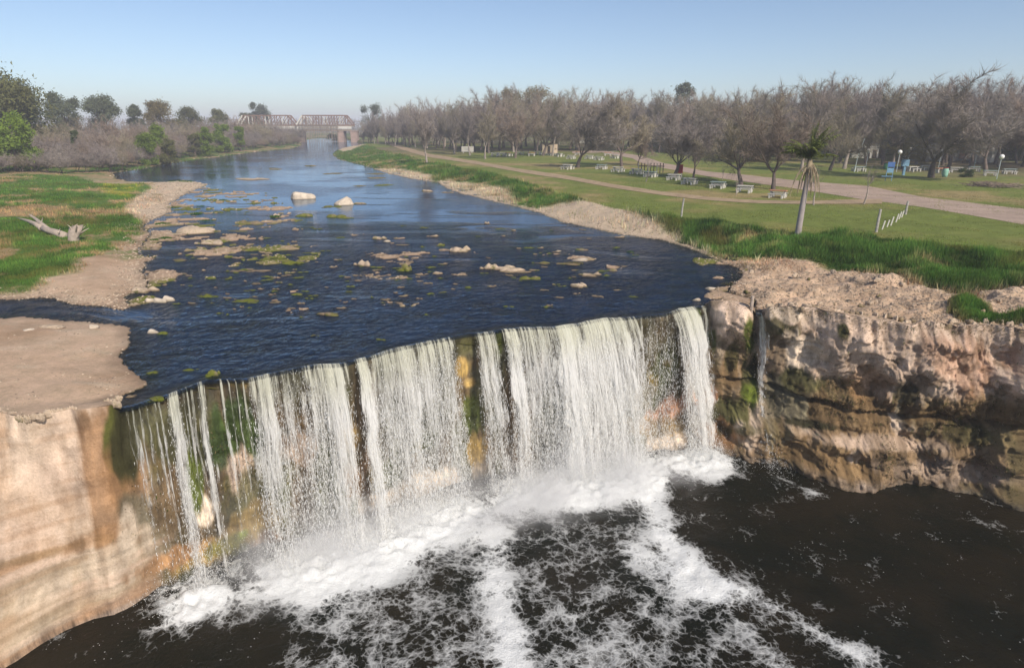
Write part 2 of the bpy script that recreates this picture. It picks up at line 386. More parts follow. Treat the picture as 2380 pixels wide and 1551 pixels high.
w1 = t.noise(t.map(co, (1, 1.6, 1)), 2.4, 5, .6, .4); w2 = t.noise(t.map(co, (1, 1.3, 1)), 9, 4, .6, .3); w3 = t.noise(co, .35, 3, .5)
cal = t.n('Attribute', attribute_name='calm').outputs['Fac']
wrk = t.ramp(t.math('SUBTRACT', t.noise(t.map(co, (.5, 1.4, 1)), .16, 5, .62, .8), t.math('MULTIPLY', t.math('SUBTRACT', cal, .35), .24)), .42, .58)
amp = t.math('ADD', t.math('MULTIPLY', wrk, .75), t.math('ADD', t.math('MULTIPLY', ra, .45), .05))
amp = t.math('MULTIPLY', amp, t.ramp(t.n('Attribute', attribute_name='calm').outputs['Fac'], 0, 1, True, 1.0, .24))
h = t.math('MULTIPLY', t.math('ADD', t.math('MULTIPLY', w1, .7), t.math('MULTIPLY', w2, .3)), amp)
nb = t.bump(h, 1.0, .42)
fr = t.n('Fresnel', {'IOR': 1.33, 'Normal': nb}).outputs[0]
alg = t.ramp(t.math('ADD', t.noise(co, .5, 5, .6), t.math('MULTIPLY', t.noise(co, 3, 3), .2)), .58, .74)
depthf = t.math('SUBTRACT', 1.0, t.math('MAXIMUM', t.math('MULTIPLY', sh, .85), t.math('MULTIPLY', alg, .55)), clamp=True)
body = t.mix(t.ramp(w3, .35, .65), (.004, .010, .024), (.008, .018, .042))
trn = t.n('BsdfTransparent', {'Color': (.55, .60, .48, 1)}).outputs[0]
dif = t.n('BsdfDiffuse', {'Color': body}).outputs[0]
inner = t.n('MixShader', {0: depthf, 1: trn, 2: dif}).outputs[0]
gls = t.n('BsdfGlossy', {'Color': (.78, .88, 1, 1), 'Roughness': .08, 'Normal': nb}).outputs[0]
M_RIVER = t.surf(t.n('MixShader', {0: fr, 1: inner, 2: gls}).outputs[0])
obj('river_water', mesh('river_water', np.stack([WX, WY, WZ], -1).reshape(-1, 3), grid_faces(*WX.shape), M_RIVER,
    attrs={'calm': calm.ravel(), 'rough': rap.ravel(), 'shallow': shallow.ravel()}), kind='structure')

# ================================================================== CLIFF
BASE_PX = [(-1600,2600),(-500,1900),(-150,1650),(0,1545),(130,1470),(220,1425),(320,1392),(420,1358),(520,1310),(600,1275),(690,1245),(790,1205),(900,1180),(1000,1160),(1080,1110),
           (1170,1085),(1300,1075),(1480,1058),(1600,1045),(1660,1062),(1720,1060),(1790,1062),(1830,1096),(1900,1128),(1990,1148),(2060,1152),(2150,1130),(2260,1145),(2380,1166),(2700,1225),(3500,1400)]
BW = W2(BASE_PX, POOLZ); o_ = np.argsort(BW[:, 0]); BWX, BWY = BW[o_, 0], BW[o_, 1]
_bx = np.arange(-60, 80, .25); _by = np.interp(_bx, BWX, BWY); _k = np.hanning(23); _k /= _k.sum(); _by = np.convolve(np.pad(_by, 11, mode='edge'), _k, 'valid')+.22*fbm(_bx*.7, 0*_bx, 0, 4, 88)
def base_y(x): return np.interp(x, _bx, _by)
ct = np.linspace(0, 1, 150)
def cliff_surface(a, x, y, z0, zt, full=True):
    """x,y,z of the rock face: columns (a,x,y,z0), depth parameter zt 0..1"""
    X = x[:, None]+0*zt[None]; A = a[:, None]+0*X; T = zt[None]+0*X
    zb = POOLZ-1.0
    Z = z0[:, None]*(1-T)+zb*T
    kq = np.hanning(161); kq /= kq.sum(); yq = np.convolve(np.pad(y, 80, mode='edge'), kq, 'valid')
    yb = np.minimum(base_y(x), yq-.55)[:, None]; Yt = y[:, None]
    tp = np.clip((z0[:, None]-Z)/(z0[:, None]-POOLZ), 0, 1.2)      # 1 at the water line
    L = ss(520, 170, A); Rr = ss(1630, 1720, A); Mm = 1-L-Rr
    gL = .06*ss(0, .12, tp)+.30*tp+.52*tp**2.2+.12*ss(.80, .90, tp)
    gM = -.05*ss(.02, .25, tp)*ss(.7, .4, tp)+.16*ss(.3, .62, tp)+.36*ss(.62, .80, tp)+.53*ss(.82, 1.0, tp)
    gR = .36*np.sqrt(tp.clip(0, 1))+.04*ss(.42, .55, tp)-.14*ss(.5, .62, tp)*ss(.80, .72, tp)+.28*ss(.70, .78, tp)+.32*ss(.88, 1.0, tp)
    g = gL*L+gM*Mm+gR*Rr+.3*(tp-1).clip(0, 1)
    ker = np.hanning(121); ker /= ker.sum(); ysm = np.convolve(np.pad(y, 60, mode='edge'), ker, 'valid')[:, None]
    Yt = Yt+(np.minimum(ysm, Yt+.35)-Yt)*ss(.02, .25, tp)
    Y = Yt+(yb-Yt)*g
    zz = Z
    big = fbm(X*.28, zz*.22, 0, 4, 101)
    out = (.35*L+.42*Mm+.80*Rr)*big*ss(0, .12, tp)
    rid = 1-np.abs(fbm(X*.42+.35*zz, zz*.30-.1*X, 3, 4, 103))*2.2
    out = out+(.02*L+.10*Mm+.22*Rr)*(rid-.6)*ss(0, .08, tp)
    strat = (1-.0*X)*fbm(X*.10, zz*1.5+.5*fbm(X*.2, zz*.2, 0, 2, 8), 0, 3, 105)
    out = out+((.06+.16*ss(.5, .75, tp))*L+.15*Mm+.20*Rr)*strat*ss(0, .05, tp)
    fine = fbm(X*2.3, zz*1.6, 0, 5, 107)
    out = out+(.035*L+.07*Mm+.20*Rr)*fine
    # blocky cracks in the right face
    def steps(v, k):
        q = v*k; f_ = np.floor(q); return (f_+ss(.0, .22, q-f_))/k
    st_ = steps(fbm(X*.32+zz*.12, zz*.42-X*.10, 9, 5, 111), 10); out = out+1.15*Rr*st_*ss(.03, .12, tp)
    st2 = steps(fbm(X*.9-zz*.3, zz*.8+X*.2, 5, 3, 112), 5); out = out+.42*(Rr+.3*Mm+.22*L)*st2*ss(.03, .12, tp)
    cr2 = np.abs(zz+3.9+.6*fbm(X*.3, 0, 0, 3, 113)); out = out-.45*Rr*ss(.22, .0, cr2)*ss(-.2, .2, fbm(X*.35, 1, 0, 2, 115)+.1)
    # vertical flutes where the water runs
    out = out+.10*Mm*fbm(X*1.9, zz*.12, 0, 3, 117)
    # rounded block between the two small streams at the right
    out = out+.75*np.exp(-((A-1698)/46)**4)*ss(0, .05, tp)*ss(.45, .2, tp)
    out = out-.75*np.exp(-((A-1764)/13)**2)*ss(.7, .2, tp)
    Y = Y-out; 
    X = X-out*.25*Rr
    return X, Y, Z, tp, A, L, Mm, Rr, big, fine, strat, rid
ka, kx, ky, kz = brink_cols(1.9, 20)
kz = np.where(kz < .05, -.05, kz)
CX, CY, CZ, TP, CA, cL, cM, cR, BG, FN, ST, RD = cliff_surface(ka, kx, ky, kz, ct)
PX2, PY2 = proj(CX, CY, CZ)
s1 = fbm(CX*1.3, CZ*.35, 0, 5, 121); s2 = fbm(CX*4.5, CZ*.7, 0, 4, 123); s3 = fbm(CX*.5, CZ*.5, 0, 4, 125)
T_TAN = col3(.60, .455, .345); T_PALE = col3(.66, .54, .41); T_ORG = col3(.30, .165, .075); T_BRN = col3(.14, .092, .045); T_OLV = col3(.068, .064, .024)
T_MOS = col3(.075, .095, .014); T_DRK = col3(.045, .040, .020); T_OCH = col3(.33, .22, .07); T_PNK = col3(.42, .22, .13); T_GRY = col3(.16, .14, .09)
cl = lerp(T_TAN+0*CX[..., None], T_PALE, ss(-.2, .5, s3)*.6); cl = lerp(cl, T_ORG, .45*ss(.1, .5, s1*.6+s3*.5))
cl = lerp(cl, T_ORG*1.1, .45*ss(.55, .9, TP)*ss(-.3, .3, ST+.2*s1)); cl = lerp(cl, T_PALE, .7*ss(.8, 1.0, TP)*ss(-.1, .3, s3))
bnd = fbm(CX*.10+.3*s3, CZ*1.9-CX*.16, 0, 4, 127); bn2 = fbm(CX*.25, CZ*4.5-CX*.3, 0, 3, 128)
cl = lerp(cl, T_ORG*1.4, .55*ss(.05, .40, bnd+.25*bn2)*ss(.35, .65, TP)); cl = lerp(cl, T_GRY*1.5, .6*ss(.15, .45, -bnd+.3*bn2)*ss(.5, .75, TP)); cl = lerp(cl, T_ORG, .30*ss(.1, .5, bn2+.4*s1))
sv = fbm(CX*2.6, CZ*.16, 0, 4, 129)
cm = lerp(T_BRN*1.1+0*cl, T_OLV, ss(-.3, .3, s1)); cm = lerp(cm, T_MOS, .75*ss(.05, .45, s3+.5*s1)); cm = lerp(cm, T_DRK, .7*ss(.28, .05, TP)); cm = lerp(cm, T_OCH, .6*ss(.2, .5, s2*.4+s3-.1)); cm = cm*(.72+.5*sv)[..., None]
crr = lerp(T_TAN*.80+0*cl, T_BRN*1.5, .85*ss(-.05, .35, s3+.3*s1+.75*(ss(.30, .60, TP)-.35))); crr = lerp(crr, T_PALE*.85, .5*ss(.2, .5, -s3+.2*s2)); crr = lerp(crr, T_OLV*1.3, .6*ss(.3, .6, TP)*ss(.1, .5, s1*.8+.25))
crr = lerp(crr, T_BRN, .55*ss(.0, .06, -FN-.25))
kL = ss(345, 235, CA+38*s1+20*s2-40*TP); kR = cR; kM = np.clip(1-kL-kR, 0, 1)
CC = cl*kL[..., None]+cm*kM[..., None]+crr*kR[..., None]
# stains, moss and bare stone as they lie on the rock (centre x,y; size; colour; strength; slant)
PATCH = [(245,1100,45,160,T_ORG,.75,.15),(270,1010,22,70,T_MOS,.8,0),(310,1050,25,90,T_OLV,.8,.1),(345,990,45,50,T_DRK,.8,0),(380,1010,60,60,T_OLV,.9,.1),(300,1120,50,70,T_ORG*.9,.7,0),
 (330,1190,50,40,T_GRY*.8,.8,0),(385,1170,45,60,T_BRN,.8,0),(300,1020,30,80,T_OLV*.8,.9,0),(300,1235,22,50,T_PALE*.9,.75,0),(340,1250,14,40,T_PALE*.8,.6,0),(240,1310,110,30,T_PALE,.5,-.4),(475,1190,22,30,T_PALE*1.2,1,0),
 (450,1100,18,90,T_MOS*1.3,.9,.1),(480,1000,50,60,T_OLV,.8,0),(550,1010,45,70,col3(.045,.080,.014),.8,0),(560,1100,26,45,T_TAN*.8,.95,0),(600,1180,50,70,T_OLV*1.5,.8,0),(590,1220,60,40,T_OCH*.9,.7,-.3),
 (560,1245,16,12,T_MOS*2.2,.9,-.5),(470,1290,90,30,T_OCH,.85,-.4),(400,1300,80,26,T_ORG*1.2,.8,-.4),(520,1270,50,22,T_MOS*1.2,.6,-.4),(620,1260,40,18,T_ORG,.8,-.4),(90,1290,140,16,T_BRN*1.6,.6,-.25),(200,1260,80,20,T_ORG,.5,-.4),
 (60,1400,120,26,T_PALE,.4,-.4),(700,1040,40,30,T_TAN*.75,.8,0),(800,1020,30,40,T_OCH,.8,0),(810,1120,40,60,T_ORG*.8,.7,0),(1075,850,16,26,T_OCH*.9,.9,0),(1092,890,14,14,T_OCH*.9,.8,0),
 (1095,960,24,50,T_MOS*.9,.8,0),(1100,1050,22,36,T_OCH,.8,0),(1080,800,22,30,T_OLV*1.2,.8,0),(900,1100,30,30,T_MOS,.7,0),(1160,800,12,40,T_MOS,.7,0),(1150,900,12,90,T_OLV,.7,0),
 (1000,1130,90,35,T_PALE*1.15,.9,-.3),(880,1165,60,16,T_PALE,.8,-.25),(1545,1030,40,24,T_PALE,.9,-.2),(1490,920,40,40,T_GRY*.9,.7,0),(1540,960,50,26,T_PNK,.85,-.5),(1640,920,34,32,T_PNK,.9,0),(1520,990,60,24,T_OCH*.8,.7,0),(1490,800,40,60,T_DRK*1.4,.7,0),
 (1618,760,12,60,T_MOS,.9,0),(1622,870,12,40,T_MOS*1.3,.7,0),(1695,730,44,26,T_TAN*1.05,1,0),(1690,770,36,14,T_TAN*.8,.8,0),(1655,800,14,30,T_MOS,.8,0),(1690,860,50,60,T_BRN*1.4,.9,0),(1700,830,26,34,T_OLV,.7,0),(1745,790,14,50,T_MOS*.9,.9,0),
 (1740,880,18,60,T_OLV,.9,0),(1745,915,20,36,T_MOS*1.3,.9,.2),(1700,960,50,36,T_OLV*1.3,.9,0),(1680,1010,60,26,T_ORG,.8,0),(1730,1000,40,14,T_OLV,.7,0),
 (1800,760,20,30,T_OLV,.8,0),(1835,775,26,14,T_OLV*.9,.9,0),(1820,725,45,16,T_PALE,.8,.1),(1860,820,60,36,T_PALE*.95,.8,.1),(1800,830,20,50,T_BRN,.7,0),(1840,930,70,46,T_GRY,.9,.2),(1880,890,50,22,T_OLV*1.3,.8,.2),(1920,950,40,46,T_BRN*.9,.8,.3),
 (1880,985,70,8,T_DRK,.9,.12),(2000,900,46,50,T_ORG*1.1,.5,0),(2000,960,60,40,T_BRN*1.3,.8,0),(1960,770,16,18,T_OLV,.9,.3),(2100,940,20,40,T_MOS*.7,.5,0),(2150,960,60,34,T_BRN,.85,0),(2120,915,24,26,T_DRK,.8,0),(2320,960,80,60,T_BRN*1.1,.85,.1),
 (2270,1010,70,24,T_OLV,.7,.1),(1880,1050,90,30,T_BRN*1.4,.9,.1),(2050,1030,110,16,T_TAN*.85,.6,.05),(1960,1090,60,26,T_BRN*1.2,.9,.2),(2050,1060,60,10,T_BRN*1.3,.7,0),(2230,1100,120,22,T_TAN*.7,.6,.1),(2120,820,130,50,T_TAN*.9,.5,.1),(2260,850,90,60,T_PNK*1.05,.4,.1)]
for (qx, qy, rx, ry, kc, kw, sl_) in PATCH:
    dx = (PX2-qx)/rx; dy = (PY2-qy-(PX2-qx)*sl_)/ry
    wgt = min(1, kw*1.1)*ss(1.35, .75, np.sqrt(dx*dx+dy*dy)+.75*s1+.60*s2+.35*sv*(CA > 240))
    CC = lerp(CC, kc*(1+.8*(sv*(CA > 270)))[..., None]*(1+.35*s2)[..., None], wgt)
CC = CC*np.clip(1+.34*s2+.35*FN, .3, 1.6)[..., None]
wetb = ss(POOLZ+.5, POOLZ+.05, CZ+.25*s1); CC = CC*(1-.45*wetb[..., None])
wet = np.clip(kM*.9+wetb, 0, 1)
t = NT('cliff_rock'); co = t.n('TexCoord').outputs['Object']; ac = t.n('Attribute', attribute_name='Col').outputs['Color']; wt = t.n('Attribute', attribute_name='wet').outputs['Fac']
f1 = t.noise(t.map(co, (1, 1, .8)), 3.2, 6, .65, .3); f2 = t.noise(t.map(co, (1, 1, .8)), 16, 5, .65); f3 = t.noise(co, 60, 2)
f = t.math('ADD', t.math('ADD', t.math('MULTIPLY', f1, .42), t.math('MULTIPLY', f2, .38)), t.math('MULTIPLY', f3, .2))
c = t.mix(1.0, ac, t.n('CombineColor', {0: t.ramp(f, .3, .7, False, .66, 1.34), 1: t.ramp(f, .3, .7, False, .63, 1.36), 2: t.ramp(f, .3, .7, False, .58, 1.40)}).outputs[0], 'MULTIPLY')
stk = t.noise(t.map(co, (5.5, 5.5, .32)), 1.0, 5, .7); stk2 = t.noise(t.map(co, (17, 17, .7)), 1.0, 3, .7)
stm = t.ramp(t.math('ADD', t.math('MULTIPLY', stk, .65), t.math('MULTIPLY', stk2, .35)), .36, .64, False, .35, 1.65)
c = t.mix(t.math('MULTIPLY', wt, .9), c, t.mix(1.0, c, t.n('CombineColor', {0: stm, 1: stm, 2: stm}).outputs[0], 'MULTIPLY'))
M_CLIFF = t.surf(t.n('BsdfPrincipled', {'Base Color': c, 'Roughness': t.ramp(wt, 0, 1, False, .9, .42), 'Specular IOR Level': t.ramp(wt, 0, 1, False, .15, .45), 'Normal': t.bump(f, .8, .10)}).outputs[0])
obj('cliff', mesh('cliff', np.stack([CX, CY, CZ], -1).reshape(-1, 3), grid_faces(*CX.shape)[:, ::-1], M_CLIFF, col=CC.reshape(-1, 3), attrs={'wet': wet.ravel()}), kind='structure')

# ================================================================== WATERFALL
# streams along the brink: (from, to) in photo x at the lip, density, speed over the lip
STREAMS = [(283,345,.10,.5),(350,383,.12,.5),(385,417,.78,1.2),(424,452,.10,.5),(455,473,.88,1.3),(473,505,.05,.4),(508,516,.75,1.0),(520,575,.13,.5),(574,638,.74,1.7),(640,652,.2,.8),(652,700,.50,1.4),(700,738,.62,1.6),(738,790,.80,1.8),(792,823,.17,.7),
           (823,850,.97,1.7),(850,905,.60,1.5),(905,960,.68,1.6),(960,1010,.62,1.5),(1010,1047,.66,1.6),(1050,1094,.03,.5),(1095,1145,.72,1.7),(1147,1164,.05,.5),(1164,1197,.95,1.6),
           (1197,1240,.50,1.3),(1240,1281,.58,1.4),(1281,1330,.97,1.7),(1330,1385,.86,1.7),(1383,1418,1.0,1.8),(1416,1447,.78,1.9),(1447,1472,.55,1.4),(1478,1500,.12,.5),(1500,1558,.42,.9),
           (1556,1580,.75,1.8),(1574,1615,1.0,1.9),(1628,1643,.62,.9),(1757,1773,.78,.7)]
STREAMS += [(574,700,.40,1.3),(690,800,.48,1.5),(826,950,.50,1.4),(930,1050,.50,1.4),(1166,1300,.50,1.5),(1270,1420,.60,1.6),(1400,1476,.50,1.7),(1480,1562,.30,.9)]
STREAMS = [(a_, b_, d_*.86 if (b_-a_ < 70 and d_ > .3) else d_, v_) for a_, b_, d_, v_ in STREAMS[:36]]+[(a_, b_, d_+.06, v_) for a_, b_, d_, v_ in STREAMS[36:]]+[(283,300,.34,.5),(303,312,.5,.6),(318,330,.4,.5),(336,341,.55,.6),(352,360,.5,.5),(365,370,.6,.6),(420,426,.5,.6),(430,436,.6,.6),(440,447,.55,.6),(528,533,.6,.7),(545,549,.62,.7),(560,566,.6,.8),(1484,1490,.6,.6)]
print('streams', len(STREAMS))
FN_DIR = np.array([.42, -.91])
_nk = len(ka); kxm = kx
def cliff_y(x, z):
    fi = np.interp(x, kxm, np.arange(_nk)); i0 = np.clip(fi.astype(int), 0, _nk-2); fx = fi-i0
    zt = np.clip((0-z)/8.2*(len(ct)-1), 0, len(ct)-2); j0 = zt.astype(int); fz = zt-j0
    return (CY[i0, j0]*(1-fx)+CY[i0+1, j0]*fx)*(1-fz)+(CY[i0, j0+1]*(1-fx)+CY[i0+1, j0+1]*fx)*fz
def lip(a):
    i = np.interp(a, wa, np.arange(len(wa))); return np.interp(a, wa, wx), np.interp(a, wa, wy)
def fall_pos(a, drop, v0, off=0.0, lat=0.0):
    x0, y0 = lip(a); tt = np.sqrt(2*np.maximum(drop, 0)/9.81)
    thr = v0*tt+off
    x = x0+FN_DIR[0]*thr+lat; y = y0+FN_DIR[1]*thr
    y = np.minimum(y, cliff_y(x, -drop)-.10-.05*drop/7-off*.4)
    return x, y
t = NT('falling_water'); uv = t.n('UVMap').outputs[0]; dn = t.n('Attribute', attribute_name='dens').outputs['Fac']
sx = t.n('SeparateXYZ', {0: uv}); vv = sx.outputs[1]
wob = t.noise(t.map(uv, (.6, .55, 1)), 2.0, 2, .5, out=1)
uvw = t.n('VectorMath', {0: uv, 1: t.n('VectorMath', {0: wob, 'Scale': .14}, operation='SCALE').outputs[0]}, operation='ADD').outputs[0]
st1 = t.noise(t.map(uvw, (9, .38, 1)), 1.0, 5, .70, .15); st2 = t.noise(t.map(uvw, (30, 1.1, 1)), 1.0, 3, .65); br1 = t.noise(t.map(uvw, (5.5, 2.3, 1)), 1.0, 5, .72, .6)
brk = t.ramp(vv, .5, 5.5)
ff = t.math('ADD', t.math('MULTIPLY', st1, t.math('SUBTRACT', .62, t.math('MULTIPLY', brk, .30))), t.math('ADD', t.math('MULTIPLY', st2, .38), t.math('MULTIPLY', br1, t.math('MULTIPLY', brk, .30))))
th = t.math('SUBTRACT', .655, t.math('MULTIPLY', dn, .36))
al = t.n('MapRange', {'Value': ff, 'From Min': th, 'From Max': t.math('ADD', th, .13), 'To Min': 0.0, 'To Max': 1.0}).outputs[0]
al = t.math('MULTIPLY', al, t.math('MULTIPLY', t.ramp(dn, .0, .12), t.ramp(dn, .3, .9, True, .62, .97)))
wc = t.mix(t.ramp(vv, 0, 2.0), (.80, .80, .66), (.90, .90, .87))
wd = t.n('BsdfDiffuse', {'Color': wc, 'Normal': t.bump(ff, .8, .25)}).outputs[0]; wt_ = t.n('BsdfTranslucent', {'Color': wc}).outputs[0]
wsh = t.n('MixShader', {0: .32, 1: wd, 2: wt_}).outputs[0]
M_FALL = t.surf(t.n('MixShader', {0: al, 1: t.n('BsdfTransparent').outputs[0], 2: wsh}).outputs[0])
t = NT('water_drops')
M_DROP = t.surf(t.n('MixShader', {0: .35, 1: t.n('BsdfDiffuse', {'Color': (.88, .89, .88, 1)}).outputs[0], 2: t.n('BsdfTranslucent', {'Color': (.88, .89, .88, 1)}).outputs[0]}).outputs[0])
SHORT = {1628: 3.0, 1757: 6.6}
FALLS = obj('waterfall', None, kind='structure')
IMP = []
dropsP = []
for si, (a0, a1, dens, v0) in enumerate(STREAMS):
    x0, y0 = lip(np.array([a0, a1], float)); wid = math.hypot(x0[1]-x0[0], y0[1]-y0[0])
    H = SHORT.get(a0, 7.35)
    nc = max(4, int(wid/.09)); nr = 90
    for L in range(3 if dens > .5 else 2):
        spread = .10+.05*L
        U = np.linspace(-.02, 1.02, nc)[:, None]; D = (np.linspace(0, 1, nr)**1.6*H)[None]
        a = a0+(a1-a0)*U+0*D; drop = D+0*U
        lat = (U-.5)*spread*drop*.30*min(1, wid)+.09*vn(drop*.6+si, U*2+L, 0, 5)*ss(0, 2, drop)
        off = (.02+.07*L)*(drop/3)+.05*(vn(a*.06, drop*.35, L*3, 9))*ss(0, 1.5, drop)
        x, y = fall_pos(a, drop, v0*(1+.10*vn(a*.045, 0, L, 11)), off, lat)
        z = -drop+.03*ss(.35, 0, drop)
        ew = .22*vn(drop*1.1+si*3.1, L*2.0, 0, 31)+.06*vn(drop*4+si, L*3.0, 0, 32); ed = ss(0, .24, U+ew)*ss(1, .76, U+ew)
        de = dens*(.40+.60*ed)*(1+.34*vn(a*.10, drop*.12, L*2+si, 13)+.26*vn(a*.31, drop*.16, L*2+si, 14))*(1-.30*ss(1.5, 7, drop))
        de = de*(1 if L == 0 else .82)*ss(0, .25, ed+.15)
        de = np.where(drop < .12, de*.8, de)
        uvs = np.stack([(a-a0)/(a1-a0)*wid+si*7.3+L*31.7, drop+L*5.1+si*3.7+0*U], -1)
        uvs[..., 1] = drop+L*.01; uvs[..., 0] += si*11.3
        obj('water_curtain', mesh('water_curtain', np.stack([x, y, z], -1).reshape(-1, 3), grid_faces(nc, nr), M_FALL, uv=uvs.reshape(-1, 2), attrs={'dens': de.ravel()}), FALLS)
    ax, ay = fall_pos(np.array([(a0+a1)/2]), np.array([7.2]), v0)
    IMP.append((float(ax[0]), float(ay[0])-.1, wid, dens if H > 6 else .12))
    dropsP.append((a0, a1, dens, v0, wid, H))
# loose strings of drops around the curtains
wts = np.array([q[2]**1.7*q[4]*(1 if q[4] > .45 else .12)*(.35 if q[2] < .25 else 1) for q in dropsP]); wts /= wts.sum()
ND = 80000; pick = rng.choice(len(dropsP), ND, p=wts)
Q = np.array(dropsP)[pick]; uu = rng.random(ND)*1.10-.05
drop = (rng.random(ND)**.62)*Q[:, 5]; a = Q[:, 0]+(Q[:, 1]-Q[:, 0])*uu
off = rng.normal(0, .05, ND)*(.4+drop*.30)+.03; lat = rng.normal(0, .03, ND)*(.4+drop*.55)
x, y = fall_pos(a, drop, Q[:, 3]*(1+rng.normal(0, .07, ND)), np.abs(off), lat)
ln = rng.uniform(.035, .15, ND)*np.clip(drop/2.0+.3, .3, 1); wd_ = rng.uniform(.005, .012, ND)
yaw = rng.uniform(-.8, .8, ND); dx = np.cos(yaw)*wd_; dy = np.sin(yaw)*wd_
P0 = np.stack([x-dx, y-dy, -drop+ln*.5], 1); P1 = np.stack([x+dx, y+dy, -drop+ln*.5], 1); P2 = np.stack([x, y-.02, -drop-ln*.5], 1)
V = np.stack([P0, P1, P2], 1).reshape(-1, 3)
obj('falling_drops', mesh('falling_drops', V, np.arange(len(V)).reshape(-1, 3), M_DROP, smooth=False), FALLS, kind='stuff')

# ================================================================== PLUNGE POOL
gx = np.concatenate([np.linspace(-70, -24, 30)[:-1], np.arange(-24, 30, .11), np.linspace(30, 80, 34)[1:]]); gy = np.concatenate([np.linspace(-30, 9, 24)[:-1], np.arange(9, 33, .11)])
QX, QY = np.meshgrid(gx, gy, indexing='ij')
foam = np.zeros_like(QX); churn = np.zeros_like(QX)
for (ix, iy, wid, de) in IMP:
    if de < .08: continue
    d = np.hypot((QX-ix)/(.85+wid*.42), (QY-iy+.75)/1.55)
    if wid < .4: de *= .35
    foam += (de**2.0)*1.5*np.exp(-d**2.0); churn += de*np.exp(-(np.hypot((QX-ix)/(.8+wid*.5), (QY-iy+.2)/1.15))**2)
def trail(px, wpx, amt, z=POOLZ):
    global foam
    P = [tuple(p) for p in W2(px, z)]; d = pdist(P, QX, QY)+.5*fbm(QX*.7, QY*.7, 0, 3, 201)
    foam = foam+amt*np.exp(-(np.maximum(d, 0)/wpx)**2)
trail([(1500,1150),(1560,1270),(1640,1345),(1750,1385),(1840,1430),(1930,1490),(2010,1530),(2100,1600)], .80, .70)
trail([(1480,1280),(1580,1350),(1680,1400),(1760,1470),(1830,1560)], .8, .34)
trail([(1150,1230),(1145,1320),(1160,1400),(1180,1470),(1185,1600)], .65, .48)
trail([(520,1370),(512,1450),(500,1600)], .22, .30)
trail([(350,1470),(420,1440),(500,1400)], .35, .25)
trail([(1640,1150),(1760,1180),(1900,1150),(2050,1180),(2380,1230)], .25, .16)
trail([(1730,1075),(1790,1100),(1880,1140),(1990,1175)], .22, .40)
trail([(20,1560),(130,1480),(260,1420),(400,1372)], .12, .35)
trail([(410,1365),(470,1335),(540,1318),(600,1290)], .14, .35)
trail([(660,1345),(720,1370),(800,1440)], .5, .10)
PQx, PQy = proj(QX, QY, POOLZ)
trail([(450,1425),(500,1395),(560,1385)], .55, .42); trail([(430,1455),(500,1460),(570,1440)], .5, .2)
foam += .46*ss(640, 760, PQx+.25*(PQy-1300))*ss(1800, 1500, PQx-.75*(PQy-1300))*ss(1150, 1250, PQy)
foam += .10*ss(400, 2380, PQx)
foam = foam*(1+.35*fbm(QX*.35, QY*.35, 0, 4, 203))
foam = np.clip(foam, 0, 1.25)
lt = fbm(QX*.9, QY*.9, 0, 4, 205)
ch = np.clip(churn, 0, 1.2)
QZ = POOLZ+.06*fbm(QX*.8, QY*1.0, 0, 4, 207)+.02*fbm(QX*3, QY*3, 0, 3, 208)+ch*(.08+.22*np.abs(fbm(QX*1.3, QY*1.3, 0, 4, 209))+.20*fbm(QX*5, QY*5, 0, 3, 210))+.12*np.clip(foam-.4, 0, 1)*fbm(QX*2.4, QY*2.4, 0, 4, 211)
t = NT('pool_water'); co = t.n('TexCoord').outputs['Object']; fo = t.n('Attribute', attribute_name='foam').outputs['Fac']
wv = t.noise(co, .45, 2, .5, out=1)
cow = t.n('VectorMath', {0: co, 1: t.n('VectorMath', {0: wv, 'Scale': .7}, operation='SCALE').outputs[0]}, operation='ADD').outputs[0]
wv2 = t.noise(co, 3.2, 3, .6, out=1)
cow2 = t.n('VectorMath', {0: cow, 1: t.n('VectorMath', {0: wv2, 'Scale': .14}, operation='SCALE').outputs[0]}, operation='ADD').outputs[0]
v1 = t.n('TexVoronoi', {'Vector': cow2, 'Scale': 1.9}, feature='DISTANCE_TO_EDGE').outputs['Distance']
v2 = t.n('TexVoronoi', {'Vector': cow2, 'Scale': 5.2}, feature='DISTANCE_TO_EDGE').outputs['Distance']
nA = t.noise(cow, .95, 5, .58, .25); nB = t.noise(cow2, 5.0, 5, .65)
lace = t.math('ADD', t.math('MULTIPLY', t.ramp(v1, .20, .0), .085), t.math('MULTIPLY', t.ramp(v2, .18, .0), .075))
fld = t.math('ADD', t.math('ADD', t.math('MULTIPLY', nA, .70), t.math('MULTIPLY', nB, .30)), lace)
th = t.math('SUBTRACT', .735, t.math('MULTIPLY', fo, .40))
fm = t.n('MapRange', {'Value': fld, 'From Min': th, 'From Max': t.math('ADD', th, .19), 'To Min': 0.0, 'To Max': 1.0}).outputs[0]
solid = t.ramp(fo, .85, 1.25)
fm2 = t.math('MULTIPLY', fm, t.ramp(fo, .25, 1.05, True, .42, .95))
fm3 = t.math('MAXIMUM', fm2, t.math('MULTIPLY', solid, t.ramp(t.math('ADD', t.math('MULTIPLY', nB, .5), t.math('MULTIPLY', t.noise(cow2, 11.0, 4, .7), .5)), .36, .56, True, .35, 1.0)))
spk = t.ramp(t.n('TexVoronoi', {'Vector': cow, 'Scale': 4.5}, feature='F1').outputs['Distance'], .11, .06)
spk = t.math('MULTIPLY', t.math('MULTIPLY', spk, t.ramp(nA, .48, .60)), .6)
fm3 = t.math('MAXIMUM', fm3, spk)
fcol = t.mix(nB, (.60, .62, .61), (.84, .85, .84))
hh = t.math('ADD', t.math('MULTIPLY', t.noise(co, 1.8, 5, .6), .6), t.math('MULTIPLY', t.noise(co, 7, 4, .6), .4))
nb = t.bump(t.math('ADD', hh, t.math('MULTIPLY', fm3, .35)), .7, .16)
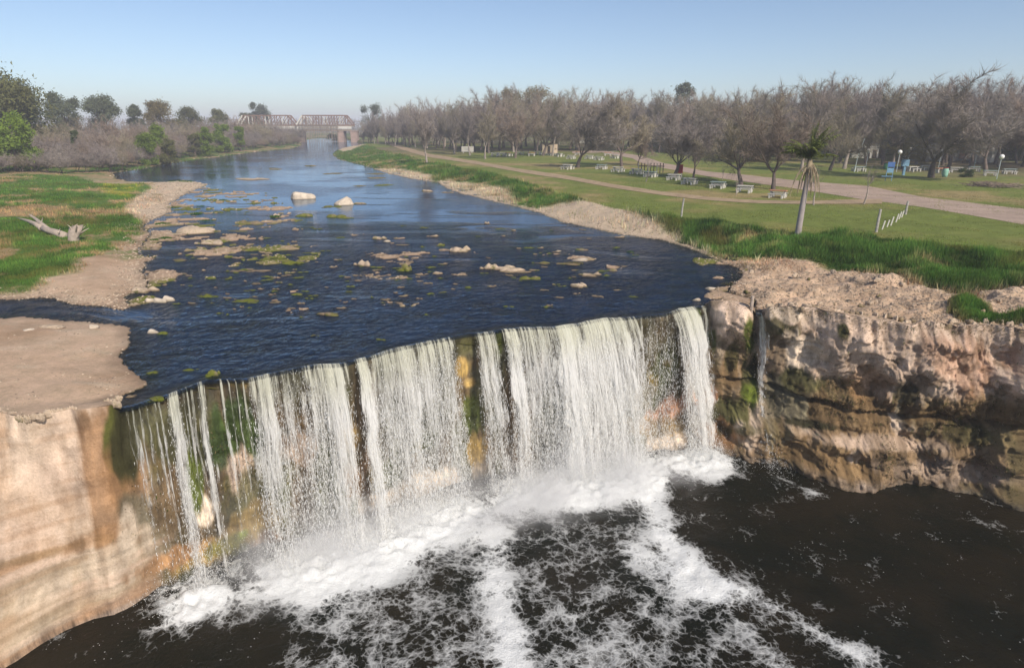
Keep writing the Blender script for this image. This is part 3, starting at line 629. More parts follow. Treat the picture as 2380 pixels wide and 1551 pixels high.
wbody = t.mix(t.ramp(t.noise(co, .3, 3), .35, .65), (.007, .008, .004), (.015, .012, .006))
wat = t.n('BsdfPrincipled', {'Base Color': wbody, 'Roughness': .10, 'IOR': 1.33, 'Specular IOR Level': .18, 'Normal': nb}).outputs[0]
fsh = t.n('BsdfDiffuse', {'Color': fcol, 'Normal': t.bump(t.math('ADD', nB, t.noise(co, 14, 3)), .45, .10)}).outputs[0]
M_POOL = t.surf(t.n('MixShader', {0: fm3, 1: wat, 2: fsh}).outputs[0])
obj('pool_water', mesh('pool_water', np.stack([QX, QY, QZ], -1).reshape(-1, 3), grid_faces(*QX.shape), M_POOL, attrs={'foam': foam.ravel()}), kind='structure')
# spray thrown up where the water lands
iw = np.array([max(0, q[3]-.3)*q[2] for q in IMP]); iw /= iw.sum(); NS = 90000
pk = rng.choice(len(IMP), NS, p=iw); I = np.array(IMP)[pk]
ang = rng.uniform(0, 2*math.pi, NS); rad = np.abs(rng.normal(0, 1, NS))
x = I[:, 0]+(rng.random(NS)-.5)*I[:, 2]*1.1+np.cos(ang)*rad*.55; y = I[:, 1]-.35+np.sin(ang)*rad*.75
z = POOLZ+.15+rng.exponential(.42, NS)*np.exp(-rad*.35)
y = np.minimum(y, cliff_y(x, z)-.05)
sz = rng.uniform(.008, .024, NS)*(1-.3*ss(0, 2, z-POOLZ))
d1 = rng.normal(0, 1, (NS, 3)); d2 = rng.normal(0, 1, (NS, 3)); d1 /= np.linalg.norm(d1, axis=1)[:, None]; d2 /= np.linalg.norm(d2, axis=1)[:, None]
P = np.stack([x, y, z], 1)
V = np.stack([P+d1*sz[:, None], P+d2*sz[:, None], P-(d1+d2)*sz[:, None]*.7], 1).reshape(-1, 3)
obj('spray', mesh('spray', V, np.arange(len(V)).reshape(-1, 3), M_DROP, smooth=False), kind='stuff', label='white spray thrown up at the foot of the waterfall')

# mist drifting over the foot of the falls
t = NT('mist_volume'); co = t.n('TexCoord').outputs['Object']
sx = t.n('SeparateXYZ', {0: co})
hz = t.n('Math', {0: t.math('MULTIPLY', sx.outputs[2], -1.25)}, operation='EXPONENT').outputs[0]
yy = t.math('MULTIPLY', sx.outputs[1], .62); gy_ = t.n('Math', {0: t.math('MULTIPLY', t.math('MULTIPLY', yy, yy), -1.0)}, operation='EXPONENT').outputs[0]
nx = t.ramp(t.noise(co, .42, 3, .6), .40, .66)
xe = t.math('MULTIPLY', t.ramp(sx.outputs[0], -11.5, -7.5), t.ramp(sx.outputs[0], 11.5, 9.5))
dns = t.math('MULTIPLY', t.math('MULTIPLY', hz, gy_), t.math('MULTIPLY', t.math('MULTIPLY', nx, xe), 1.2))
vol = t.n('VolumePrincipled', {'Color': (.97, .97, .97, 1), 'Density': dns, 'Anisotropy': -.1}).outputs[0]
t.link(vol, t.out.inputs['Volume']); M_MIST = t.m
mb = MB(); mb.box((0, 0, 1.5), (24, 5.2, 3.2))
mo = obj('mist', mb.mesh('mist', M_MIST), kind='stuff', label='fine white mist hanging over the foot of the falls')
mo.location = (-1.6, 24.0, POOLZ+.1); mo.rotation_euler = (0, 0, math.atan2(.42, .91))

# air: one even pale haze round everything
t = NT('haze_air'); t.link(t.n('VolumePrincipled', {'Color': (.86, .89, 1.0, 1), 'Density': .00065, 'Anisotropy': -.05}).outputs[0], t.out.inputs['Volume'])
mb = MB(); mb.box((0, 1800, 14), (9000, 5200, 47)); obj('haze', mb.mesh('haze', t.m), kind='stuff', label='thin pale haze that fills the far air')

# ================================================================== DIRT ROAD AND FOOTPATH
def ribbon(name, up, lo, z, mat, lift, kind='structure'):
    """sheet between two edge lines given in photo pixels on the lawn"""
    n = 160
    def rs(P):
        w = W2(P, z); d = np.concatenate([[0], np.cumsum(np.hypot(*np.diff(w, axis=0).T))]); q = np.linspace(0, d[-1], n)
        return np.stack([np.interp(q, d, w[:, 0]), np.interp(q, d, w[:, 1])], 1)
    A, B = rs(up), rs(lo); m = 9; u = np.linspace(0, 1, m)[None, :, None]
    e = .35*fbm(A[:, 0]*.5, A[:, 1]*.5, 0, 3, 301)[:, None, None]
    P = A[:, None]*(1-u)+B[:, None]*u+e*(u-.5)*2*np.array([0.3, .5])
    # lifted into a very low crown, edges dipping under the grass
    zz = tz(P[..., 0], P[..., 1])+lift-(.02*(2*u[..., 0]-1)**6)
    return obj(name, mesh(name, np.dstack([P, zz[..., None]]).reshape(-1, 3), grid_faces(n, m), mat), kind=kind)
M_ROAD = simple('road_dirt', (.36, .27, .21), .22, .5, .95, .3, .03)
M_PATH = simple('path_dirt', (.34, .25, .155), .25, .8, .95, .3, .03)
ribbon('dirt_road', [(1330,352),(1400,349),(1490,362),(1540,378),(1641,398),(1741,407),(1848,419),(2010,431),(2144,458),(2380,485),(2700,520)],
       [(1330,356),(1400,354),(1470,368),(1493,380),(1534,389),(1641,409),(1741,424),(1848,438),(2010,464),(2144,481),(2380,522),(2700,575)], 1.0, M_ROAD, .035)
ribbon('footpath', [(905,328),(925,336),(950,344),(1000,358),(1104,374),(1211,393),(1319,408),(1426,428),(1534,445),(1641,457),(1743,464.5),(1875,467),(1983,464),(2050,463)],
       [(893,328),(908,338),(935,348),(990,364),(1104,381),(1211,401),(1319,417),(1426,437),(1534,453),(1641,465),(1743,472),(1875,474.5),(1983,474),(2050,473)], 1.0, M_PATH, .055)

# ================================================================== GRASS BLADES
def cell_area():
    ax = np.gradient(PX, axis=0); ay = np.gradient(PY, axis=0); bx_ = np.gradient(PX, axis=1); by_ = np.gradient(PY, axis=1)
    return np.abs(ax*by_-ay*bx_)
AREA = np.clip(cell_area(), 0, 400); vis = (PX > -60) & (PX < 2440) & (PY > 330) & (PY < 1000)
def blades(name, wgt, N, h0, h1, wd0, colf, label):
    w_ = (wgt*AREA*vis).ravel(); w_ = w_/w_.sum(); ix = rng.choice(w_.size, N, p=w_)
    gi, gj = np.unravel_index(ix, GX.shape); gi = np.clip(gi, 0, GX.shape[0]-2); gj = np.clip(gj, 0, GX.shape[1]-2)
    u, v = rng.random(N), rng.random(N)
    def bl(A): return (A[gi, gj]*(1-u)+A[gi+1, gj]*u)*(1-v)+(A[gi, gj+1]*(1-u)+A[gi+1, gj+1]*u)*v
    x, y, z = bl(GX), bl(GY), bl(GZ)
    cl_ = fbm(x*.7, y*.7, 0, 3, 311); cl2 = fbm(x*.25, y*.25, 0, 3, 313)
    hgt = rng.uniform(h0, h1, N)*(1+1.3*cl_+1.0*cl2).clip(.25, 2.6)
    dist = np.hypot(x, y); wd = wd0*(.7+dist/60)*rng.uniform(.6, 1.3, N)
    an = rng.uniform(0, math.pi, N); le = rng.uniform(0, 2*math.pi, N); lean = rng.uniform(.05, .5, N)*hgt
    ex, ey = np.cos(an)*wd, np.sin(an)*wd
    V = np.stack([np.stack([x-ex, y-ey, z-.03], 1), np.stack([x+ex, y+ey, z-.03], 1), np.stack([x+np.cos(le)*lean, y+np.sin(le)*lean, z+hgt], 1)], 1)
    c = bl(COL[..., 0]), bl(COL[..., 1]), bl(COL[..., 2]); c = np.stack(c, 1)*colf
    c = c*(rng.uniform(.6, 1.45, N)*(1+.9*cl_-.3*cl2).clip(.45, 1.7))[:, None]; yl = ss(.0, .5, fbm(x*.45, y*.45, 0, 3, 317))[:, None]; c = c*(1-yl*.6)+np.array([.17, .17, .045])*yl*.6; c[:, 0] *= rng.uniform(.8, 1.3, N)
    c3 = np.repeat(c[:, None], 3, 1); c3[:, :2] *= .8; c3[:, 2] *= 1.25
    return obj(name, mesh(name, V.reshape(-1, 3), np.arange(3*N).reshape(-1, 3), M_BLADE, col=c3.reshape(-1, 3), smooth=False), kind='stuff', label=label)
t = NT('grass_blades'); ac = t.n('Attribute', attribute_name='Col').outputs['Color']
M_BLADE = t.surf(t.n('MixShader', {0: .35, 1: t.n('BsdfDiffuse', {'Color': ac}).outputs[0], 2: t.n('BsdfTranslucent', {'Color': ac}).outputs[0]}).outputs[0])
greenish = ss(.0, .03, COL[..., 1]-COL[..., 0]*.95)
tallm = bank*(1-.9*beach)*(1-rk)*(.25+greenish)*ss(.1, .5, RV)+gr2*2
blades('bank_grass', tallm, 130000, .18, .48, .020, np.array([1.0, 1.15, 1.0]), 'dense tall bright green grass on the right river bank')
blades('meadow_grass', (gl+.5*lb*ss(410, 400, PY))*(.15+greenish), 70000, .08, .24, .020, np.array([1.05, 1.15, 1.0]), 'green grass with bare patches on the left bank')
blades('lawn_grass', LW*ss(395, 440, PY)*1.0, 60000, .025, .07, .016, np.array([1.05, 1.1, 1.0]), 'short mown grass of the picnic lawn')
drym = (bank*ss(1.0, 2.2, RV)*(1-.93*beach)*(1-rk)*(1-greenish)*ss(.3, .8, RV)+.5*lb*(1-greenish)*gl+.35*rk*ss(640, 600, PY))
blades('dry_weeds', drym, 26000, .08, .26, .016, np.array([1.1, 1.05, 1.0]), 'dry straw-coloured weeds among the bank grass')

# ================================================================== TREES
M_BARK = simple('bark_grey', (.125, .10, .082), .35, 2.5, .95, .6, .04, obj_rand=.25)
M_BARKP = simple('bark_pale', (.30, .26, .215), .3, 2.5, .95, .5, .04, obj_rand=.2)
M_TW = [simple('twigs_%s' % n, c, .2, .5, .9, 0, 0, obj_rand=.22) for n, c in (('grey', (.25, .222, .188)), ('brown', (.25, .198, .148)), ('tan', (.255, .225, .150)), ('mauve', (.235, .202, .175)))]
def leafmat(name, c, tr=.3):
    t = NT(name); co = t.n('TexCoord').outputs['Object']
    f = t.math('ADD', t.math('MULTIPLY', t.noise(co, .7, 3), .5), t.math('MULTIPLY', t.noise(co, 4.0, 2), .5))
    r = t.n('ObjectInfo').outputs['Random']
    k = t.math('MULTIPLY', t.ramp(f, .3, .7, False, .55, 1.5), t.ramp(r, 0, 1, False, .85, 1.15))
    cc = t.n('VectorMath', {0: c, 'Scale': k}, operation='SCALE').outputs[0]
    return t.surf(t.n('MixShader', {0: tr, 1: t.n('BsdfDiffuse', {'Color': cc}).outputs[0], 2: t.n('BsdfTranslucent', {'Color': cc}).outputs[0]}).outputs[0])
M_LF = {'olive': leafmat('leaves_olive', (.145, .150, .060)), 'dark': leafmat('leaves_dark', (.085, .110, .050)), 'bright': leafmat('leaves_bright', (.17, .24, .04)),
        'blue': leafmat('leaves_bluegreen', (.125, .145, .090)), 'khaki': leafmat('leaves_khaki', (.21, .175, .075)), 'hedge': leafmat('leaves_hedge', (.035, .07, .018))}
def rot_about(d, ax, an):
    d = np.array(d); ax = ax/(np.linalg.norm(ax)+1e-9)
    return d*math.cos(an)+np.cross(ax, d)*math.sin(an)+ax*np.dot(ax, d)*(1-math.cos(an))
def bare_tree(seed, H, spread=.5, trunk=.2, nl=5, ntw=6000, tw=.016, up=.25, stems=1, pale=False, lean=0, droop=0):
    R = np.random.default_rng(seed); TR = MB(); BRN = MB(); segs = []
    def grow(p, d, L, r, lvl):
        n = 5 if lvl < 2 else 4; pts = [p]; q = np.array(p); dd = np.array(d)
        for i in range(n-1):
            dd = dd+R.normal(0, .10+.05*lvl, 3)+np.array([0, 0, up*.25 if lvl else .0])-np.array([0, 0, droop*.2*(lvl > 1)]); dd /= np.linalg.norm(dd); q = q+dd*L/(n-1); pts.append(q)
        rr = np.linspace(r, r*(.55 if lvl < 3 else .35), n); (TR if lvl < 2 else BRN).tube(pts, rr, 7 if lvl == 0 else 5 if lvl < 3 else 3, cap=False)
        P = np.array(pts)
        if lvl >= 2: segs.append(P)
        if lvl >= 4 or L < .035*H: return
        k = {0: nl, 1: 4, 2: 4, 3: 2}[lvl]
        for c in range(k):
            f = 1.0 if lvl == 0 else (.35+.65*(c+1)/k); ii = min(int(f*(n-1)), n-1); b0 = P[ii] if lvl == 0 else P[max(ii-1, 0)]+(P[ii]-P[max(ii-1, 0)])*(f*(n-1)-int(f*(n-1)) if ii < n-1 else 1)
            ax = np.cross(dd, R.normal(0, 1, 3)); an = (R.uniform(.35, .75) if lvl else R.uniform(.5, 1.0)*spread*1.6)
            if lvl == 0:
                th_ = 2*math.pi*(c+R.uniform(-.25, .25))/k; ax = np.array([-math.sin(th_), math.cos(th_), 0])
                if c == k-1 and k > 3: an *= .3
            nd = rot_about(dd, ax, an); nd[2] = max(nd[2], -.05)
            grow(b0, nd/np.linalg.norm(nd), L*({0: (1-trunk)/trunk*.50, 1: .62, 2: .60, 3: .6}[lvl])*R.uniform(.8, 1.15), max(rr[min(ii, n-1)]*({0: .62, 1: .5, 2: .5, 3: .5}[lvl]), .012), lvl+1)
    for s_i in range(stems):
        a_ = R.uniform(0, 6.28); o = np.array([math.cos(a_), math.sin(a_), 0])*(0 if stems == 1 else R.uniform(.1, .5)*H*.12)
        d0 = np.array([lean+R.normal(0, .06), R.normal(0, .06), 1.0]) if stems == 1 else np.array([o[0], o[1], H*.12])
        grow(o+np.array([0, 0, -.2]), d0/np.linalg.norm(d0), trunk*H, H*(.026 if stems == 1 else .009), 0)
    # flare at the foot
    S = np.array([P[i:i+2] for P in segs for i in range(len(P)-1)]); 
    ns = len(S); ln = np.linalg.norm(S[:, 1]-S[:, 0], axis=1); pk = R.choice(ns, ntw, p=ln/ln.sum()); f = R.random(ntw)[:, None]
    b = S[pk, 0]*(1-f)+S[pk, 1]*f; dr = (S[pk, 1]-S[pk, 0])/ln[pk][:, None]
    d = dr*.55+R.normal(0, .50, (ntw, 3))+np.array([0, 0, up-droop]); d /= np.linalg.norm(d, axis=1)[:, None]
    l = R.uniform(.035, .105, (ntw, 1))*H; m_ = b+d*l*.55; e = m_+(d+R.normal(0, .35, (ntw, 3))+np.array([0, 0, -droop*.8]))*l*.5
    sd_ = np.cross(d, R.normal(0, 1, (ntw, 3))); sd_ /= np.linalg.norm(sd_, axis=1)[:, None]+1e-9; w = tw*R.uniform(.6, 1.3, (ntw, 1))*H/13
    V = np.stack([b-sd_*w, b+sd_*w, m_+sd_*w*.75, m_-sd_*w*.75, e], 1).reshape(-1, 3); k5 = np.arange(ntw)*5
    F = np.concatenate([np.stack([k5, k5+1, k5+2], 1), np.stack([k5, k5+2, k5+3], 1), np.stack([k5+3, k5+2, k5+4], 1)])
    Vb = np.concatenate(BRN.V); Fb = np.concatenate(BRN.F); Fb3 = np.concatenate([Fb[:, :3], Fb[:, [0, 2, 3]]])
    V = np.concatenate([Vb, V]); F = np.concatenate([Fb3, F+len(Vb)])
    hmax = V[:, 2].max(); sc = H/hmax
    Vt = np.concatenate(TR.V)*sc
    return (Vt, np.concatenate(TR.F)), (V*sc, F)
def tree_kit(name, label, cat, tb, cb, tm, cm_, loc=(0, 0, -300)):
    r = thing(name, label, cat, loc)
    a = obj('trunk', mesh('trunk', tb[0], tb[1], tm), r); b = obj('crown', mesh('crown', cb[0], cb[1], cm_, smooth=False), r)
    return r, [(a, []), (b, [])]
class Kit:
    """first use moves the original, later uses copy it"""
    def __init__(s, maker): s.k = maker(); s.used = False
    def put(s, loc, rz, scale, label, cat, group=None, name=None):
        if not s.used:
            s.used = True; r, kids = s.k; r.location = loc; r.rotation_euler = (0, 0, rz); r['label'] = label; r['category'] = cat
            if group: r['group'] = group
            r.scale = scale; return r
        return dup(s.k[0], s.k[1], loc, rz, scale, label, cat, group)
TREES = []
for i in range(7):
    TREES.append(Kit(lambda i=i: tree_kit('bare_tree', 'x', 'tree', *bare_tree(500+i, 13, .5+.06*(i % 3), .17+.02*(i % 2), 4+i % 3, 12000, .0150, .22), M_BARK, M_TW[i % 4])))
SLIM = [Kit(lambda i=i: tree_kit('slim_tree', 'x', 'tree', *bare_tree(540+i, 13, .28, .22, 4, 5000, .017, .55), M_BARKP, M_TW[[0, 2, 3][i]])) for i in range(3)]
SCRUB = [Kit(lambda i=i: tree_kit('bare_shrub', 'x', 'shrub', *bare_tree(560+i, 13, .55, .25, 4, 9500, .026, .45, stems=5), M_BARK, M_TW[i])) for i in range(4)]
SAP = Kit(lambda: tree_kit('sapling', 'x', 'young tree', *bare_tree(580, 13, .35, .42, 3, 260, .02, .5), M_BARKP, M_TW[0]))
WIL = Kit(lambda: tree_kit('willow', 'khaki-leaved drooping willow between two lamp posts', 'tree', *bare_tree(590, 13, .7, .25, 5, 6000, .02, .0, droop=.7), M_BARK, M_LF['khaki']))
def leafy(seed, H, Wd, nlobe, nleaf, leaf, trunk_h=.35, flat=.7, low=.25, tops=.5):
    R = np.random.default_rng(seed); TR = MB(); TR.tube([(0, 0, -.2), (0.1, 0, H*trunk_h*.5), (0, .1, H*trunk_h), (0, 0, H*.7)], [H*.028, H*.022, H*.018, H*.008], 7, cap=False)
    L = []
    for i in range(nlobe):
        th_ = R.uniform(0, 6.28); zz = low+(1-low)*R.random()**.8; rad = Wd*(1-((zz-low)/(1-low))**2*tops)*R.uniform(.25, 1)**.6
        c = np.array([math.cos(th_)*rad*.75, math.sin(th_)*rad*.75, zz*H*.88]); rr = Wd*R.uniform(.22, .42); L.append((c, rr))
        TR.tube([(0, 0, H*trunk_h*R.uniform(.6, 1.2)), tuple(c*np.array([.5, .5, .85])), tuple(c)], [H*.010, H*.006, H*.003], 4, cap=False)
    k = R.integers(0, nlobe, nleaf); c = np.array([L[i][0] for i in k]); rr = np.array([L[i][1] for i in k])
    d = R.normal(0, 1, (nleaf, 3)); d /= np.linalg.norm(d, axis=1)[:, None]; d[:, 2] = d[:, 2]*flat
    p = c+d*rr[:, None]*(R.random((nleaf, 1))**.45)*(1+.25*R.normal(0, 1, (nleaf, 1)))
    a = R.normal(0, 1, (nleaf, 3)); a /= np.linalg.norm(a, axis=1)[:, None]; b = np.cross(a, R.normal(0, 1, (nleaf, 3))); b /= np.linalg.norm(b, axis=1)[:, None]
    s_ = leaf*R.uniform(.5, 1.3, (nleaf, 1))
    V = np.stack([p-a*s_, p+b*s_*.6, p+a*s_], 1).reshape(-1, 3); V[:, 2] = np.maximum(V[:, 2], .02*H)
    V[:, 2] *= H/V[:, 2].max()
    return (np.concatenate(TR.V), np.concatenate(TR.F)), (V, np.arange(3*nleaf).reshape(-1, 3))
def ztop(y, py):
    b = (py-775.5)/FPX; return CAMZ-y*(sp_+b*cp)/(cp-b*sp_)
def place(kit, px, py, top, label, cat, group=None, H0=13.0, wide=1.0, z=None, mean_w=None):
    top -= 16
    x, y, z0 = ground_at(px, py)
    h = max(1.0, ztop(y, top)-z0)
    sc = h/H0; return kit.put((x, y, z0-.05), random.uniform(0, 6.28), (sc*wide, sc*wide, sc), label, cat, group)
# trees along the edge of the lawn, one by one
ROW = [(2165,412,166,1.25,0,'massive spreading bare tree with a thick forked trunk beside the mint green bin'),(1797,440,188,1.05,1,'bare tree whose trunk forks low in a V, behind the red-topped picnic table'),
 (1722,429,205,1.0,2,'bare tree with a dark trunk right behind the white-topped picnic table'),(1612,414,262,.85,3,'leaning bare tree with one long low limb beside the dirt road'),(1567,411,215,1.1,4,'large bare tree with a thick dark trunk next to the red panel'),
 (1482,384,300,.8,5,'small crooked bare tree at the grassy bend of the dirt road'),(1445,386,222,1.0,6,'bare tree with a white branch stub, left of the crooked small tree'),(1343,389,214,1.1,0,'bare tree with the stoutest dark trunk, beside the lone white table'),
 (1198,367,224,1.05,1,'reddish-brown bare tree behind the left-hand end of the lawn'),(1262,362,218,1.0,2,'bare tree beside the small cream kiosk'),(2203,397,182,1.0,3,'bare tree standing just behind the mint green bin'),
 (2292,400,176,1.05,4,'bare tree rising between the white tent and the round dark bush'),(2390,398,184,1.1,5,'bare tree cut by the right edge of the photo'),(2052,384,192,1.1,6,'dark bare tree behind the blue ladder stand'),
 (1929,396,205,.9,2,'bushy bare tree with low grey twigs, right behind the palm'),(1755,376,208,1.0,3,'bare tree with a very dark trunk across the road from the forked tree')]
for (px, py, top, wd, k, lab) in ROW: place(TREES[k], px, py, top, lab, 'tree', wide=wd)
for (px, py, top, wd, k, lab) in [(993,377,228,.9,0,'tall pale slender tree standing alone on the river side of the footpath'),(1128,369,238,.9,1,'slim pale tree at the lawn edge, lowest of the left-hand ones'),(1092,361,240,.9,2,'slim grey tree beside the white box on the lawn'),
   (1056,357,244,.9,0,'slim tree left of the white box on the lawn'),(939,336,246,1.1,1,'pale many-stemmed tree at the far bend of the footpath'),(1284,362,225,.8,2,'white-stemmed forked tree behind the cream kiosk'),
   (1862,398,163,.9,0,'slim bare tree whose twigs reach highest above the palm'),(1962,392,172,1.0,2,'slim bare tree with an open top right of the palm')]:
    place(SLIM[k], px, py, top, lab, 'tree', wide=wd)
SKYX = [840,860,900,1000,1120,1135,1250,1300,1400,1500,1600,1700,1800,1850,1960,2050,2200,2300,2400,2700]
SKYY = [292,268,262,238,228,205,200,212,214,216,214,214,204,190,186,194,172,172,188,190]
FRX = [850,1000,1130,1250,1400,1600,1750,1900,2100,2400,2700]; FRY = [332,345,356,352,350,356,366,376,382,390,392]
ZN = [(1000,'between the bridge and the white box sign'),(1150,'behind the white box sign'),(1300,'behind the small cream kiosk'),(1450,'behind the lone white table'),(1600,'behind the red panel'),(1800,'across the road behind the forked tree'),(1950,'behind the palm'),(2120,'behind the lamp posts and willow'),(2260,'behind the massive spreading tree'),(9999,'behind the white tent at the right end')]
def zone(px, Z): return [q for m_, q in Z if px < m_][0]
cnt = 0
for row in range(5):
    px = 845.0+row*17
    while px < 2560:
        fy = np.interp(px, FRX, FRY); x, y = unp(px, fy, 1.0); k = 1+(row*11+rng.uniform(-4, 4))/max(y, 1)
        x, y = float(x)*k, float(y)*k; z = float(tz(x, y)[0])
        top = np.interp(px, SKYX, SKYY)+rng.uniform(-20, 8)+(8 if row < 2 else 0); h = max(6.0, ztop(y, top)-z); sc = h/13
        w = rng.uniform(.75, 1.0); kit = TREES[int(rng.integers(7))] if rng.random() < .8 else SLIM[int(rng.integers(3))]
        kit.put((x, y, z-.05), rng.uniform(0, 6.28), (sc*w, sc*w, sc), '%s grey-brown bare tree in the wood %s' % (['front-row', 'second-row', 'inner', 'deep', 'rearmost'][row], zone(px, ZN)), 'tree', '%s bare trees %s' % (['front-row', 'second-row', 'inner', 'deep', 'rearmost'][row], zone(px, ZN))); cnt += 1
        px += rng.uniform(.75, 1.25)*3.9*sc*w/ max(y*cp, 1)*FPX*(1.15 if row else 1.3)
# evergreens standing above the wood
for i, (px, py, top, w, m, lab) in enumerate([(1195,345,199,4.6,'khaki','olive-crowned tree showing above the wood, left of two'),(1250,343,193,5.0,'khaki','olive-crowned tree showing above the wood, right of two'),(1583,345,186,3.3,'blue','grey-green gum tree poking above the bare wood'),
      (866,330,236,5.2,'blue','dark evergreen tree above the trees right of the bridge')]):
    Kit(lambda i=i, m=m, w=w: tree_kit('evergreen_tree', 'x', 'tree', *leafy(620+i, 13, w, 16, 5200, .26), M_BARK, M_LF[m])).put(*((lambda g: ((g[0]*1.12, g[1]*1.12, g[2]), 0, (1, 1, 1)))(ground_at(px, py))), lab, 'tree')
    r = [o for o in C.objects if o.get('label') == lab][0]; y = r.location.y; h = ztop(y, top)-r.location.z; r.scale = (h/13,)*3
# left bank: scrub wood, green trees and the evergreens on the skyline
ZS = [(70,'below the huge evergreen'),(210,'below the first gum tree'),(330,'below the second gum tree'),(420,'around the yellow-green bush'),(550,'around the broad green bush group'),(9999,'between the narrow leaning bush and the bridge')]
LFX = [-150,0,90,200,280,330,420,500,600,690]; LFY = [404,402,398,395,390,379,363,353,343,333]
LSX = [-150,0,90,150,250,350,450,550,640,690,700]; LSY = [244,254,260,256,256,256,260,258,264,280,286]
for row in range(5):
    px = -120.0+row*5
    while px < 694:
        fy = np.interp(px, LFX, LFY); x, y = unp(px, fy, .8); k = 1+(row*9+rng.uniform(-3, 3)+1)/max(y, 1); x, y = float(x)*k, float(y)*k
        z = float(tz(x, y)[0]); ty = np.interp(px, LSX, LSY); top = ty+(4-row)*(fy-ty)*.14+rng.uniform(0, 12); h = max(2.0, ztop(y, top)-z); sc = h/13
        w = rng.uniform(1.0, 1.5); SCRUB[int(rng.integers(4))].put((x, y, z-.1), rng.uniform(0, 6.28), (sc*w, sc*w, sc), '%s leafless grey shrub of the left scrub, %s' % (['waterside', 'second-row', 'middle', 'rear', 'rearmost'][row], zone(px, ZS)), 'shrub', '%s leafless shrubs %s' % (['waterside', 'second-row', 'middle', 'rear', 'rearmost'][row], zone(px, ZS)))
        px += rng.uniform(.7, 1.2)*5.2*sc*w/max(y*cp, 1)*FPX
for i, (px, py, top, w, m, lab, off, fl_) in enumerate([
   (38,398,253,5.6,'bright','big bright green tree at the left edge above the scrub',0,.8),(348,382,303,4.2,'bright','round yellow-green bush nearest the water in the left scrub',0,.9),(372,372,283,4.2,'bright','taller green bush just behind the yellow-green one',0,.9),(396,380,318,4.4,'olive','dull dark green bush right of the yellow-green one',0,.8),
   (478,360,292,5.6,'bright','broad green bush group above the bend of the left bank',0,.7),(520,354,284,4.4,'bright','upright green bush at the right end of the broad bush group',0,.9),(560,349,290,3.3,'bright','narrow green bush leaning over the water left of the bridge',0,1.),
   (455,362,308,4.2,'olive','dim olive bush under the broad bush group',0,.7),(188,398,300,1.6,'dark','small dark evergreen bush inside the left scrub',14,1.)]):
    kt = Kit(lambda i=i, m=m, w=w, fl_=fl_: tree_kit('green_bush' if i else 'green_tree', 'x', 'bush' if i else 'tree', *leafy(640+i, 13, w, 26, 9000, .42, .25, fl_, .03, .35), M_BARK, M_LF[m]))
    x, y, z = ground_at(px, py); k = 1+off/y; h = ztop(y*k, top)-z; kt.put((x*k, y*k, z-.05), i, (h/13,)*3, lab, 'bush' if i else 'tree')
for i, (px, top, w, m, lab, dist, nl) in enumerate([
   (-8,116,8.6,'olive','huge dark evergreen tree rising over the left edge',150,22),(52,158,6.2,'dark','ragged evergreen right beside the huge one at the left edge',158,16),(80,205,3.0,'dark','thin ragged evergreen at the right side of the huge left tree',160,9),
   (166,206,4.6,'blue','ragged dark gum tree, the first on the left skyline',210,13),(250,209,4.8,'blue','tall gum tree with one low left branch, second on the left skyline',220,14),(322,237,3.4,'blue','small gum tree, third on the left skyline',235,9),
   (385,222,5.2,'khaki','yellowish drooping tree, fourth on the left skyline',240,14),(448,241,5.2,'olive','rounded evergreen, fifth on the left skyline',265,14),(514,249,5.0,'olive','low rounded evergreen left of the bridge truss',290,12),
   (607,235,4.6,'blue','grey-green gum tree standing behind the left bridge truss',400,14),(578,258,4.4,'olive','low grey-green tree at the left of the gum tree behind the bridge',405,9)]):
    a = (px-1190)/FPX; y = float(dist); d = y*cp+8*sp_; x = a*d; h = ztop(y, top)-1
    Kit(lambda i=i, m=m, w=w, nl=nl: tree_kit('evergreen_tree', 'x', 'tree', *leafy(670+i, 13, w, nl+8, 9000, .30, .4, .75, .32 if i > 2 else .15, .5), M_BARK, M_LF[m])).put((x, y, .8), i*1.3, (h/13,)*3, lab, 'tree')
# distant woods that read as one mass
HB = Kit(lambda: tree_kit('dark_bush', 'x', 'bush', *leafy(990, 13, 9.5, 22, 5000, .55, .2, .8, .0, .3), M_BARK, M_LF['dark']))
px = 1500.0
while px < 2600:
    fy = np.interp(px, FRX, FRY); x, y = unp(px, fy, 1.0); k = 1+(rng.uniform(22, 46))/float(y); x, y = float(x)*k, float(y)*k; z = float(tz(x, y)[0]); hq = rng.uniform(3.5, 6.0)/13
    HB.put((x, y, z-.1), rng.uniform(0, 6), (hq*1.5, hq*1.3, hq), 'dark evergreen bush in the undergrowth behind the right-hand park', 'bush', 'dark bushes of the park undergrowth'); px += rng.uniform(24, 46)
def far_wood(name, pts, h, n, m, label, sz=.5):
    P = np.array(pts, float); k = rng.integers(0, len(P)-1, n); f = rng.random(n); c = P[k]*(1-f[:, None])+P[k+1]*f[:, None]
    hh = h*(1+.30*fbm(c[:, 0]*.05, c[:, 1]*.05, 0, 3, 77)); z = .5+hh*rng.random(n)**.7
    p = np.stack([c[:, 0]+rng.normal(0, 4, n), c[:, 1]+rng.normal(0, 6, n), z], 1); d = rng.normal(0, 1, (n, 3)); d[:, 2] = np.abs(d[:, 2])*1.6; d /= np.linalg.norm(d, axis=1)[:, None]; e = np.cross(d, rng.normal(0, 1, (n, 3))); e /= np.linalg.norm(e, axis=1)[:, None]
    V = np.stack([p-e*.07*sz*2, p+e*.07*sz*2, p+d*2.6*sz], 1).reshape(-1, 3)
    obj(name, mesh(name, V, np.arange(3*n).reshape(-1, 3), m, smooth=False), kind='stuff', label=label)
far_wood('far_wood', [(-420,330),(-300,390),(-180,430),(-60,450),(20,420)], 11, 30000, M_TW[3], 'far bare wood behind the bridge', .8)
